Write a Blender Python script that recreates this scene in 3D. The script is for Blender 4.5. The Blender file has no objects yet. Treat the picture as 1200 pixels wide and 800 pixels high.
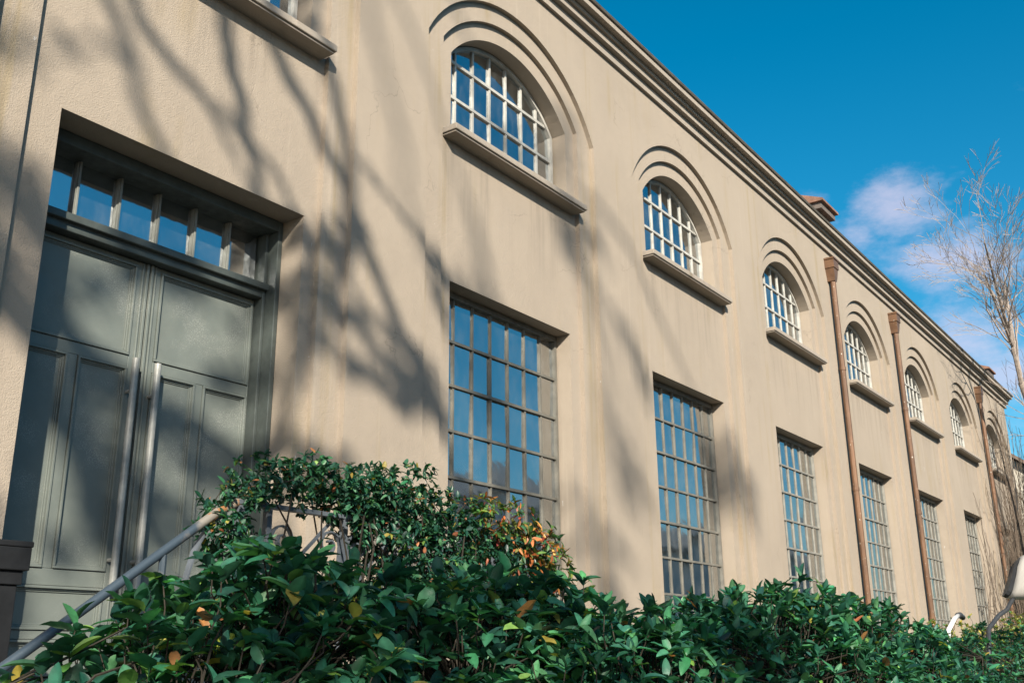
import bpy, math, random
import numpy as np
from mathutils import Vector, Matrix

SC = bpy.context.scene
COL = SC.collection
R = math.radians

# ------------------------------------------------------------------ camera
EYE = Vector((0.0, -5.638, 1.6))
c_right = Vector((0.58806528, -0.8087549, -0.00973321))
c_up = Vector((-0.2363472, -0.18333757, 0.95421556))
c_fwd = Vector((0.77351098, 0.55884062, 0.29896141))
cam_data = bpy.data.cameras.new('camera')
cam = bpy.data.objects.new('camera', cam_data)
COL.objects.link(cam)
cam.matrix_world = Matrix(((c_right.x, c_up.x, -c_fwd.x, EYE.x),
                           (c_right.y, c_up.y, -c_fwd.y, EYE.y),
                           (c_right.z, c_up.z, -c_fwd.z, EYE.z),
                           (0, 0, 0, 1)))
cam_data.sensor_width = 36.0
cam_data.lens = 35.613
cam_data.clip_start = 0.05
cam_data.clip_end = 5000
SC.camera = cam

# ------------------------------------------------------------------ world, sun, exposure
SUN_AZ = R(43.5)      # sun stands to the left behind the camera, measured from the wall's normal
SUN_EL = R(28.0)
SDIR = Vector((math.cos(SUN_EL) * math.sin(SUN_AZ), math.cos(SUN_EL) * math.cos(SUN_AZ), -math.sin(SUN_EL)))

SC.view_settings.view_transform = 'Standard'
SC.view_settings.look = 'None'
SC.view_settings.exposure = 0.88
SC.view_settings.gamma = 1.0
SC.cycles.max_bounces = 7
SC.cycles.diffuse_bounces = 1
SC.cycles.glossy_bounces = 3
SC.cycles.transparent_max_bounces = 10

world = bpy.data.worlds.new('World')
SC.world = world
world.use_nodes = True
wn = world.node_tree
for n in list(wn.nodes):
    wn.nodes.remove(n)


def nd(nt, kind, **kw):
    n = nt.nodes.new(kind)
    for k, v in kw.items():
        if k.startswith('i_'):
            key = k[2:]
            key = int(key) if key.isdigit() else key
            n.inputs[key].default_value = v
        else:
            setattr(n, k, v)
    return n


out = nd(wn, 'ShaderNodeOutputWorld')
bg = nd(wn, 'ShaderNodeBackground')
bg.inputs['Strength'].default_value = 0.074
sky = nd(wn, 'ShaderNodeTexSky', sky_type='NISHITA', sun_disc=False)
sky.sun_elevation = SUN_EL
sky.sun_rotation = math.pi + SUN_AZ
sky.air_density = 1.0
sky.dust_density = 0.9
sky.ozone_density = 3.2
hsv = nd(wn, 'ShaderNodeHueSaturation')
hsv.inputs['Hue'].default_value = 0.479
hsv.inputs['Saturation'].default_value = 1.42
hsv.inputs['Value'].default_value = 1.15
wn.links.new(sky.outputs[0], hsv.inputs['Color'])
tcw = nd(wn, 'ShaderNodeTexCoord')
# clouds: soft noise puffs low in the sky all round, with a few larger banks
mapw = nd(wn, 'ShaderNodeMapping')
mapw.inputs['Scale'].default_value = (1.0, 1.0, 2.0)
wn.links.new(tcw.outputs['Generated'], mapw.inputs['Vector'])
nz = nd(wn, 'ShaderNodeTexNoise')
nz.inputs['Scale'].default_value = 11.0
nz.inputs['Detail'].default_value = 7.0
nz.inputs['Roughness'].default_value = 0.62
wn.links.new(mapw.outputs[0], nz.inputs['Vector'])
acc = None
for (cx, cy, cz), rad, st in [((0.896, 0.215, 0.389), 0.044, 1.0), ((0.887, 0.25, 0.377), 0.040, 0.8), ((0.872, 0.275, 0.405), 0.030, 0.55),
                              ((0.92, 0.19, 0.342), 0.042, 0.8), ((0.927, 0.165, 0.336), 0.045, 0.85),
                              ((0.949, 0.167, 0.267), 0.05, 0.8), ((0.96, 0.14, 0.235), 0.055, 0.9), ((0.955, 0.185, 0.215), 0.045, 0.75), ((0.942, 0.17, 0.29), 0.028, 0.45),
                              ((-0.9, -0.3, 0.3), 0.10, 0.9), ((-0.3, -0.9, 0.2), 0.09, 0.8), ((-0.6, 0.7, 0.38), 0.10, 0.9), ((-0.2, 0.92, 0.33), 0.08, 0.8)]:
    vm = nd(wn, 'ShaderNodeVectorMath', operation='SUBTRACT')
    wn.links.new(tcw.outputs['Generated'], vm.inputs[0])
    vm.inputs[1].default_value = (cx, cy, cz)
    vs = nd(wn, 'ShaderNodeVectorMath', operation='MULTIPLY')
    wn.links.new(vm.outputs[0], vs.inputs[0])
    vs.inputs[1].default_value = (1.0 / rad, 1.0 / rad, 1.55 / rad)
    vl = nd(wn, 'ShaderNodeVectorMath', operation='LENGTH')
    wn.links.new(vs.outputs[0], vl.inputs[0])
    mr = nd(wn, 'ShaderNodeMapRange')
    mr.inputs['From Min'].default_value = 1.7
    mr.inputs['From Max'].default_value = 0.0
    mr.inputs['To Max'].default_value = st
    wn.links.new(vl.outputs['Value'], mr.inputs['Value'])
    if acc is None:
        acc = mr.outputs[0]
    else:
        mx = nd(wn, 'ShaderNodeMath', operation='MAXIMUM')
        wn.links.new(acc, mx.inputs[0])
        wn.links.new(mr.outputs[0], mx.inputs[1])
        acc = mx.outputs[0]
ad = nd(wn, 'ShaderNodeMath', operation='MULTIPLY_ADD')
wn.links.new(nz.outputs['Fac'], ad.inputs[0])
ad.inputs[1].default_value = 1.5
ad.inputs[2].default_value = -0.75
sm = nd(wn, 'ShaderNodeMath', operation='ADD')
wn.links.new(ad.outputs[0], sm.inputs[0])
wn.links.new(acc, sm.inputs[1])
cr = nd(wn, 'ShaderNodeMapRange', interpolation_type='SMOOTHSTEP')
cr.inputs['From Min'].default_value = 0.22
cr.inputs['From Max'].default_value = 0.8
cr.inputs['To Max'].default_value = 0.55
wn.links.new(sm.outputs[0], cr.inputs['Value'])
mixc = nd(wn, 'ShaderNodeMix', data_type='RGBA')
mixc.inputs['B'].default_value = (6.3, 5.7, 6.9, 1)
wn.links.new(cr.outputs[0], mixc.inputs['Factor'])
wn.links.new(hsv.outputs[0], mixc.inputs['A'])
wn.links.new(mixc.outputs['Result'], bg.inputs['Color'])
wn.links.new(bg.outputs[0], out.inputs['Surface'])

sun_data = bpy.data.lights.new('sun', 'SUN')
sun_data.energy = 5.0
sun_data.angle = R(0.53)
sun_data.color = (1.0, 0.92, 0.78)
sun = bpy.data.objects.new('sun', sun_data)
COL.objects.link(sun)
sun.rotation_euler = SDIR.to_track_quat('-Z', 'Y').to_euler()
sun.location = (-12, -12, 16)


# ------------------------------------------------------------------ helpers
def tag(o, label=None, cat=None, group=None, kind=None):
    if label: o['label'] = label
    if cat: o['category'] = cat
    if group: o['group'] = group
    if kind: o['kind'] = kind
    return o


def empty(name, loc=(0, 0, 0), parent=None):
    o = bpy.data.objects.new(name, None)
    o.empty_display_size = 0.2
    COL.objects.link(o)
    if parent is not None:
        o.parent = parent
    o.location = Vector(loc)
    return o


def wpos(o):
    p = Vector((0, 0, 0))
    while o is not None:
        p += o.location
        o = o.parent
    return p


class MB:
    def __init__(self):
        self.v = []
        self.f = []

    def quad(self, a, b, c, d):
        n = len(self.v)
        self.v += [tuple(a), tuple(b), tuple(c), tuple(d)]
        self.f.append((n, n + 1, n + 2, n + 3))
        return self

    def poly(self, pts):
        n = len(self.v)
        self.v += [tuple(p) for p in pts]
        self.f.append(tuple(range(n, n + len(pts))))
        return self

    def box(self, x0, x1, y0, y1, z0, z1):
        n = len(self.v)
        self.v += [(x0, y0, z0), (x1, y0, z0), (x1, y1, z0), (x0, y1, z0), (x0, y0, z1), (x1, y0, z1), (x1, y1, z1), (x0, y1, z1)]
        for q in ((0, 3, 2, 1), (4, 5, 6, 7), (0, 1, 5, 4), (1, 2, 6, 5), (2, 3, 7, 6), (3, 0, 4, 7)):
            self.f.append(tuple(n + i for i in q))
        return self

    def prism_xz(self, pts, y0, y1):
        """closed outline in (x, z), anticlockwise seen from -y, extruded y0..y1"""
        n = len(self.v)
        m = len(pts)
        self.v += [(p[0], y0, p[1]) for p in pts] + [(p[0], y1, p[1]) for p in pts]
        self.f.append(tuple(n + i for i in range(m)))
        self.f.append(tuple(n + m + i for i in reversed(range(m))))
        for i in range(m):
            j = (i + 1) % m
            self.f.append((n + j, n + i, n + m + i, n + m + j))
        return self

    def profile_x(self, prof, x0, x1):
        """outline in (y, z) extruded along x"""
        n = len(self.v)
        m = len(prof)
        self.v += [(x0, p[0], p[1]) for p in prof] + [(x1, p[0], p[1]) for p in prof]
        for i in range(m):
            j = (i + 1) % m
            self.f.append((n + i, n + j, n + m + j, n + m + i))
        self.f.append(tuple(n + i for i in reversed(range(m))))
        self.f.append(tuple(n + m + i for i in range(m)))
        return self

    def tube(self, pts, rad, sides=8, cap=True):
        pts = [Vector(p) for p in pts]
        k = len(pts)
        if not hasattr(rad, '__len__'):
            rad = [rad] * k
        n0 = len(self.v)
        prev = None
        for i, p in enumerate(pts):
            t = (pts[min(i + 1, k - 1)] - pts[max(i - 1, 0)])
            if t.length < 1e-9:
                t = Vector((0, 0, 1))
            t.normalize()
            if prev is None:
                ref = Vector((0, 0, 1)) if abs(t.z) < 0.9 else Vector((1, 0, 0))
                u = t.cross(ref).normalized()
            else:
                u = prev - t * prev.dot(t)
                if u.length < 1e-6:
                    u = t.cross(Vector((0.3, 0.5, 0.8)))
                u.normalize()
            prev = u
            w = t.cross(u)
            for s in range(sides):
                a = 2 * math.pi * s / sides
                q = p + (u * math.cos(a) + w * math.sin(a)) * rad[i]
                self.v.append((q.x, q.y, q.z))
        for i in range(k - 1):
            for s in range(sides):
                a = n0 + i * sides + s
                b = n0 + i * sides + (s + 1) % sides
                self.f.append((a, b, b + sides, a + sides))
        if cap:
            self.f.append(tuple(n0 + s for s in reversed(range(sides))))
            self.f.append(tuple(n0 + (k - 1) * sides + s for s in range(sides)))
        return self

    def mesh(self, name, mat, smooth=False, origin=(0, 0, 0)):
        me = bpy.data.meshes.new(name)
        ox, oy, oz = origin
        me.from_pydata([(x - ox, y - oy, z - oz) for x, y, z in self.v], [], self.f)
        if mat is not None:
            me.materials.append(mat)
        if smooth:
            me.polygons.foreach_set('use_smooth', [True] * len(me.polygons))
        me.update()
        return me

    def build(self, name, mat, parent=None, smooth=False, bevel=0.0, origin=None):
        base = wpos(parent) if parent is not None else Vector((0, 0, 0))
        org = Vector(origin) if origin is not None else base
        me = self.mesh(name, mat, smooth, org)
        o = bpy.data.objects.new(name, me)
        COL.objects.link(o)
        if parent is not None:
            o.parent = parent
        o.location = org - base
        if bevel > 0:
            b = o.modifiers.new('edge', 'BEVEL')
            b.width = bevel
            b.segments = 2
            b.limit_method = 'ANGLE'
            b.angle_limit = R(40)
        return o


# ------------------------------------------------------------------ materials
def base_mat(name, color, rough=0.8, metal=0.0, spec=0.5):
    m = bpy.data.materials.new(name)
    m.use_nodes = True
    b = m.node_tree.nodes['Principled BSDF']
    b.inputs['Base Color'].default_value = (*color, 1)
    b.inputs['Roughness'].default_value = rough
    b.inputs['Metallic'].default_value = metal
    b.inputs['Specular IOR Level'].default_value = spec
    return m, m.node_tree, b


def pos_noise(nt, scale, detail=4, rough=0.55, sx=1, sy=1, sz=1):
    g = nd(nt, 'ShaderNodeNewGeometry')
    mp = nd(nt, 'ShaderNodeMapping')
    mp.inputs['Scale'].default_value = (sx, sy, sz)
    nt.links.new(g.outputs['Position'], mp.inputs['Vector'])
    n = nd(nt, 'ShaderNodeTexNoise')
    n.inputs['Scale'].default_value = scale
    n.inputs['Detail'].default_value = detail
    n.inputs['Roughness'].default_value = rough
    nt.links.new(mp.outputs[0], n.inputs['Vector'])
    return n.outputs['Fac']


def ramp(nt, fac, a, b, lo=0.0, hi=1.0):
    mr = nd(nt, 'ShaderNodeMapRange', interpolation_type='SMOOTHSTEP')
    mr.inputs['From Min'].default_value = a
    mr.inputs['From Max'].default_value = b
    mr.inputs['To Min'].default_value = lo
    mr.inputs['To Max'].default_value = hi
    nt.links.new(fac, mr.inputs['Value'])
    return mr.outputs[0]


def mixcol(nt, fac, a, b, blend='MIX'):
    m = nd(nt, 'ShaderNodeMix', data_type='RGBA', blend_type=blend)
    for key, val in (('A', a), ('B', b)):
        if isinstance(val, tuple):
            m.inputs[key].default_value = (*val, 1)
        else:
            nt.links.new(val, m.inputs[key])
    if isinstance(fac, float):
        m.inputs['Factor'].default_value = fac
    else:
        nt.links.new(fac, m.inputs['Factor'])
    return m.outputs['Result']


def bump(nt, b, height, strength=0.3, dist=0.01):
    n = nd(nt, 'ShaderNodeBump')
    n.inputs['Strength'].default_value = strength
    n.inputs['Distance'].default_value = dist
    nt.links.new(height, n.inputs['Height'])
    nt.links.new(n.outputs[0], b.inputs['Normal'])


def mth(nt, op, a, b=None):
    m = nd(nt, 'ShaderNodeMath', operation=op)
    for i, val in enumerate((a, b)):
        if val is None:
            continue
        if isinstance(val, (int, float)):
            m.inputs[i].default_value = val
        else:
            nt.links.new(val, m.inputs[i])
    return m.outputs[0]


def plaster(name, color, stain, streak_amt=1.0, chips=True):
    m, nt, b = base_mat(name, color, 0.92, spec=0.25)
    big = ramp(nt, pos_noise(nt, 0.55, 5), 0.3, 0.7)
    mid = ramp(nt, pos_noise(nt, 3.5, 6, 0.65), 0.3, 0.72)
    c = mixcol(nt, mth(nt, 'MULTIPLY', big, 0.8), color, tuple(x * y for x, y in zip(color, (0.86, 0.86, 0.86))))
    c = mixcol(nt, mth(nt, 'MULTIPLY', mid, 0.35), c, tuple(x * y for x, y in zip(color, (1.06, 1.05, 1.03))))
    # rain streaks: noise stretched down the wall
    st = ramp(nt, pos_noise(nt, 5.0, 4, 0.6, 1.0, 1.0, 0.06), 0.52, 0.75)
    mask = ramp(nt, pos_noise(nt, 0.8, 3), 0.42, 0.68)
    c = mixcol(nt, mth(nt, 'MULTIPLY', mth(nt, 'MULTIPLY', st, mask), 0.8 * streak_amt), c, stain)
    st2 = ramp(nt, pos_noise(nt, 9.0, 3, 0.6, 1.0, 1.0, 0.03), 0.60, 0.74)
    c = mixcol(nt, mth(nt, 'MULTIPLY', st2, 0.4 * streak_amt), c, tuple(min(1, x * 1.22) for x in color))
    if chips:
        gp = nd(nt, 'ShaderNodeNewGeometry')
        sp_ = nd(nt, 'ShaderNodeSeparateXYZ')
        nt.links.new(gp.outputs['Position'], sp_.inputs[0])
        bay = mth(nt, 'ABSOLUTE', mth(nt, 'SUBTRACT', mth(nt, 'MODULO', mth(nt, 'ADD', sp_.outputs['X'], 42.0), 4.0), 2.0))
        under = mth(nt, 'MULTIPLY', ramp(nt, bay, 1.25, 1.1), mth(nt, 'MULTIPLY', ramp(nt, sp_.outputs['Z'], 5.1, 6.3), ramp(nt, sp_.outputs['Z'], 6.6, 6.5)))
        runs = ramp(nt, pos_noise(nt, 7.5, 5, .65, 1, 1, .05), .45, .7)
        c = mixcol(nt, mth(nt, 'MULTIPLY', mth(nt, 'MULTIPLY', under, runs), .5), c, tuple(x * .62 for x in color))
        edge = ramp(nt, mth(nt, 'ABSOLUTE', mth(nt, 'SUBTRACT', bay, 1.42)), .16, .02)
        c = mixcol(nt, mth(nt, 'MULTIPLY', mth(nt, 'MULTIPLY', edge, runs), .55), c, stain)
        vo = nd(nt, 'ShaderNodeTexVoronoi', feature='DISTANCE_TO_EDGE')
        vo.inputs['Scale'].default_value = .75
        wv = nd(nt, 'ShaderNodeVectorMath', operation='ADD')
        nzv = nd(nt, 'ShaderNodeTexNoise')
        nzv.inputs['Scale'].default_value = 2.2
        nzv.inputs['Detail'].default_value = 6
        nt.links.new(gp.outputs['Position'], nzv.inputs['Vector'])
        nt.links.new(gp.outputs['Position'], wv.inputs[0])
        nt.links.new(nzv.outputs['Color'], wv.inputs[1])
        nt.links.new(wv.outputs[0], vo.inputs['Vector'])
        crk = mth(nt, 'MULTIPLY', ramp(nt, vo.outputs['Distance'], .006, .001), ramp(nt, pos_noise(nt, .9, 3), .52, .62))
        c = mixcol(nt, mth(nt, 'MULTIPLY', crk, .45), c, tuple(x * .5 for x in color))
        ch = ramp(nt, pos_noise(nt, 11.0, 5, 0.7, 1, 1, 0.35), 0.70, 0.72)
        c = mixcol(nt, mth(nt, 'MULTIPLY', ch, 0.7), c, (0.55, 0.53, 0.5))
    nt.links.new(c, b.inputs['Base Color'])
    h = mth(nt, 'ADD', mth(nt, 'MULTIPLY', pos_noise(nt, 120.0, 4, 0.65), 0.75), mth(nt, 'MULTIPLY', pos_noise(nt, 12.0, 4), 0.45))
    bump(nt, b, h, 0.75, 0.013)
    return m


M = {}
M['plaster'] = plaster('plaster', (0.347, 0.290, 0.233), (0.28, 0.216, 0.12))
M['trim'] = plaster('trim_plaster', (0.34, 0.293, 0.245), (0.2, 0.165, 0.12), 1.2, False)


def painted(name, color, rough=0.5, dust=None, spec=0.5, bump_s=0.15, var=0.25, scale=6.0):
    m, nt, b = base_mat(name, color, rough, spec=spec)
    n = ramp(nt, pos_noise(nt, scale, 6, 0.65), 0.25, 0.75)
    c = mixcol(nt, n, tuple(x * (1 - var) for x in color), tuple(min(1, x * (1 + var)) for x in color))
    if dust:
        dcol, th = dust
        sp = ramp(nt, pos_noise(nt, 160.0, 3, 0.7), 0.50, 0.62)
        pa = ramp(nt, pos_noise(nt, 3.0, 4, 0.6), th, th + 0.2)
        c = mixcol(nt, mth(nt, 'MULTIPLY', mth(nt, 'MULTIPLY', sp, pa), 0.6), c, dcol)
    nt.links.new(c, b.inputs['Base Color'])
    nt.links.new(ramp(nt, pos_noise(nt, scale * 3, 4), 0.3, 0.7, rough * 0.8, min(1, rough * 1.25)), b.inputs['Roughness'])
    bump(nt, b, pos_noise(nt, 45.0, 4), bump_s, 0.004)
    return m


M['door'] = painted('door_paint', (0.135, 0.152, 0.138), 0.48, ((0.36, 0.36, 0.33), 0.46), var=0.10, scale=2.5)
M['door_frame'] = painted('door_frame_paint', (0.05, 0.06, 0.056), 0.5)
M['steel_grey'] = painted('window_steel', (0.125, 0.118, 0.10), 0.55, ((0.32, 0.24, 0.15), 0.55))
M['steel_pale'] = painted('window_pale', (0.40, 0.385, 0.35), 0.5, ((0.4, 0.33, 0.24), 0.6))
M['handle'] = painted('handle_metal', (0.28, 0.28, 0.26), 0.4, ((0.25, 0.18, 0.1), 0.6))
M['mullion'] = painted('mullion_paint', (0.16, 0.165, 0.15), 0.5)
M['post_dark'] = painted('dark_post', (0.012, 0.013, 0.015), 0.8, None, 0.2)
M['iron'] = painted('iron_paint', (0.09, 0.105, 0.125), 0.5, ((0.25, 0.12, 0.05), 0.62))
M['stone'] = painted('step_stone', (0.27, 0.265, 0.25), 0.85, ((0.12, 0.12, 0.12), 0.3), 0.3, 0.5)
M['roof'] = painted('roof_tile', (0.16, 0.12, 0.095), 0.85, None, 0.3, 0.5, 0.35)
M['roof_pale'] = painted('pale_roof', (0.33, 0.29, 0.26), 0.85)
M['gutter'] = painted('gutter_metal', (0.13, 0.115, 0.095), 0.6)
M['brick'] = painted('chimney_brick', (0.23, 0.125, 0.085), 0.85, ((0.3, 0.26, 0.2), 0.5), 0.3, 0.6, 0.35)
M['slab'] = painted('chimney_slab', (0.13, 0.105, 0.09), 0.8)
M['lamp_shell'] = painted('lamp_shell', (0.42, 0.395, 0.365), 0.45, ((0.25, 0.23, 0.2), 0.58), 0.5, 0.1, 0.08)
M['white_pipe'] = painted('white_pipe', (0.72, 0.70, 0.68), 0.4)
M['black'] = painted('black_plastic', (0.03, 0.032, 0.036), 0.5)
M['interior'] = base_mat('interior_wall', (0.12, 0.115, 0.105), 0.9)[0]
M['curtain'] = base_mat('curtain_cloth', (0.36, 0.35, 0.32), 0.95)[0]
M['far_wall'] = plaster('far_wall', (0.58, 0.54, 0.46), (0.3, 0.27, 0.2), 1.5)
M['opp_wall'] = plaster('opposite_wall', (0.5, 0.52, 0.53), (0.34, 0.34, 0.33), 1.0, False)

# copper
m, nt, b = base_mat('copper', (0.25, 0.125, 0.065), 0.45, 0.35)
n1 = ramp(nt, pos_noise(nt, 4.0, 6, 0.7, 1, 1, 0.4), 0.3, 0.7)
c = mixcol(nt, n1, (0.115, 0.066, 0.042), (0.21, 0.115, 0.066))
sp = ramp(nt, pos_noise(nt, 38.0, 2, 0.5, 1, 1, 0.5), 0.70, 0.73)
c = mixcol(nt, sp, c, (0.6, 0.57, 0.5))
nt.links.new(c, b.inputs['Base Color'])
M['copper'] = m

# handrail: blue-grey paint, worn to rust toward its upper end
m, nt, b = base_mat('rail_paint', (0.13, 0.16, 0.20), 0.5, 0.0)
g = nd(nt, 'ShaderNodeNewGeometry')
sx = nd(nt, 'ShaderNodeSeparateXYZ')
nt.links.new(g.outputs['Position'], sx.inputs[0])
up_m = ramp(nt, mth(nt, 'ADD', sx.outputs['X'], mth(nt, 'MULTIPLY', pos_noise(nt, 9, 5), 0.6)), 2.88, 3.02)
c = mixcol(nt, up_m, (0.035, 0.052, 0.07), (0.20, 0.18, 0.155))
rs = ramp(nt, pos_noise(nt, 14, 6, 0.7), 0.52, 0.6)
c = mixcol(nt, mth(nt, 'MULTIPLY', rs, up_m), c, (0.24, 0.115, 0.045))
nt.links.new(c, b.inputs['Base Color'])
bump(nt, b, pos_noise(nt, 60, 4), 0.3, 0.003)
M['rail'] = m

# glass
m = bpy.data.materials.new('window_glass')
m.use_nodes = True
nt = m.node_tree
for n in list(nt.nodes):
    nt.nodes.remove(n)
o_ = nd(nt, 'ShaderNodeOutputMaterial')
tr = nd(nt, 'ShaderNodeBsdfTransparent')
tr.inputs['Color'].default_value = (0.50, 0.58, 0.60, 1)
gl = nd(nt, 'ShaderNodeBsdfGlossy')
gl.inputs['Roughness'].default_value = 0.05
gl.inputs['Color'].default_value = (0.92, 0.97, 1.0, 1)
fr = nd(nt, 'ShaderNodeFresnel')
fr.inputs['IOR'].default_value = 6.5
mixs = nd(nt, 'ShaderNodeMixShader')
nt.links.new(fr.outputs[0], mixs.inputs[0])
nt.links.new(tr.outputs[0], mixs.inputs[1])
nt.links.new(gl.outputs[0], mixs.inputs[2])
df = nd(nt, 'ShaderNodeBsdfDiffuse')
df.inputs['Color'].default_value = (0.40, 0.40, 0.37, 1)
grime = ramp(nt, pos_noise(nt, 6.0, 5, 0.65, 1, 1, .5), 0.38, 0.78, 0.015, 0.11)
mixg = nd(nt, 'ShaderNodeMixShader')
nt.links.new(grime, mixg.inputs[0])
nt.links.new(mixs.outputs[0], mixg.inputs[1])
nt.links.new(df.outputs[0], mixg.inputs[2])
nt.links.new(mixg.outputs[0], o_.inputs['Surface'])
bn = nd(nt, 'ShaderNodeBump')
bn.inputs['Strength'].default_value = 0.10
bn.inputs['Distance'].default_value = 0.01
nt.links.new(pos_noise(nt, 5.0, 2), bn.inputs['Height'])
nt.links.new(bn.outputs[0], gl.inputs['Normal'])
M['glass'] = m

# leaves (colour comes with each leaf)
def leaf_mat(name, rough, transl):
    m = bpy.data.materials.new(name)
    m.use_nodes = True
    nt = m.node_tree
    b = nt.nodes['Principled BSDF']
    at = nd(nt, 'ShaderNodeAttribute', attribute_name='lc')
    nz_ = ramp(nt, pos_noise(nt, 40, 3), 0.3, 0.7, 0.8, 1.15)
    cm = mixcol(nt, 1.0, at.outputs['Color'], (1, 1, 1), 'MULTIPLY')
    mm = nd(nt, 'ShaderNodeVectorMath', operation='SCALE')
    nt.links.new(cm, mm.inputs[0])
    nt.links.new(nz_, mm.inputs['Scale'])
    spots = ramp(nt, pos_noise(nt, 26, 4, .7), .66, .72, 0.0, .75)
    blem = mixcol(nt, spots, mm.outputs[0], (.10, .075, .03))
    nt.links.new(blem, b.inputs['Base Color'])
    nt.links.new(ramp(nt, pos_noise(nt, 18, 3), .3, .7, rough * .75, rough * 1.35), b.inputs['Roughness'])
    bump(nt, b, pos_noise(nt, 55, 2), .25, .004)
    b.inputs['Specular IOR Level'].default_value = 0.45
    t = nd(nt, 'ShaderNodeBsdfTranslucent')
    t2 = nd(nt, 'ShaderNodeVectorMath', operation='MULTIPLY')
    nt.links.new(mm.outputs[0], t2.inputs[0])
    t2.inputs[1].default_value = (1.5, 1.7, 0.7)
    nt.links.new(t2.outputs[0], t.inputs['Color'])
    mx = nd(nt, 'ShaderNodeMixShader')
    mx.inputs[0].default_value = transl
    nt.links.new(b.outputs[0], mx.inputs[1])
    nt.links.new(t.outputs[0], mx.inputs[2])
    nt.links.new(mx.outputs[0], nt.nodes['Material Output'].inputs['Surface'])
    return m


M['leaf'] = leaf_mat('leaf', 0.47, 0.26)
M['leaf_small'] = leaf_mat('leaf_small', 0.42, 0.28)
M['bark'] = painted('bark', (0.032, 0.027, 0.021), 0.9, None, 0.2, 0.8, 0.4, 20)
M['bark_pale'] = painted('bark_pale', (0.27, 0.22, 0.185), 0.85, None, 0.2, 0.5, 0.3, 12)
M['vine_bark'] = painted('vine_bark', (0.12, 0.092, 0.07), 0.9, None, 0.2, 0.5, 0.3, 20)
M['ground'] = painted('soil', (0.06, 0.065, 0.04), 0.95, None, 0.2, 0.9, 0.4, 2.0)
M['paving'] = painted('paving_stone', (0.15, 0.145, 0.135), 0.9, None, 0.2, 0.6, 0.2, 3.0)
M['sky_none'] = None

# ------------------------------------------------------------------ ground
g_ = MB().quad((-1500, -1500, 0), (1500, -1500, 0), (1500, 1500, 0), (-1500, 1500, 0)).build('ground', M['ground'])
tag(g_, kind='structure')
p_ = MB().box(-30, 60, -9.5, -4.6, -0.1, 0.03).build('path', M['paving'])
tag(p_, kind='structure')

# ------------------------------------------------------------------ the long building
PITCH = 4.0
BAYS = [0.0, 4.0, 8.0, 12.0, 16.0, 20.0, 24.0, 28.0, 32.0]
DOOR_BAY = 4.0
X_L, X_R = -2.0, 34.0
D1, D2 = 0.055, 0.105            # depths of the two stepped recesses
ZC = 6.734                     # centre height of the arches
RINGS = ((1.53, 1.711), (1.24, 1.506), (1.06, 1.316))   # half-width, radius
Z_WALL = 9.0
LOW_T, LOW_B = 5.03, 1.84      # opening of the tall lower windows
ARCH_B = 6.50
HW_L = 1.05
REV = 0.42                     # back of the window reveals
FY = 0.30                      # face of the window steel

building = empty('industrial_building', (16.0, 4.0, 0))
tag(building, 'long beige rendered hall with arched upper windows, moulded cornice and grey double door', 'building')


def arch_pts(c, hw, rad, z0, n=28):
    """outline up the left side, over the arch and down the right side, as (x, z)"""
    zs = ZC + math.sqrt(rad * rad - hw * hw)
    a0 = math.atan2(zs - ZC, -hw)
    a1 = math.atan2(zs - ZC, hw)
    pts = [(c - hw, z0)]
    for i in range(n + 1):
        a = a0 + (a1 - a0) * i / n
        pts.append((c + rad * math.cos(a), ZC + rad * math.sin(a)))
    pts.append((c + hw, z0))
    return pts


def open_c(c):
    return c + .05 if c == DOOR_BAY else c


def lower_bottom(c):
    return 1.30 if c == DOOR_BAY else LOW_B


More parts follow.
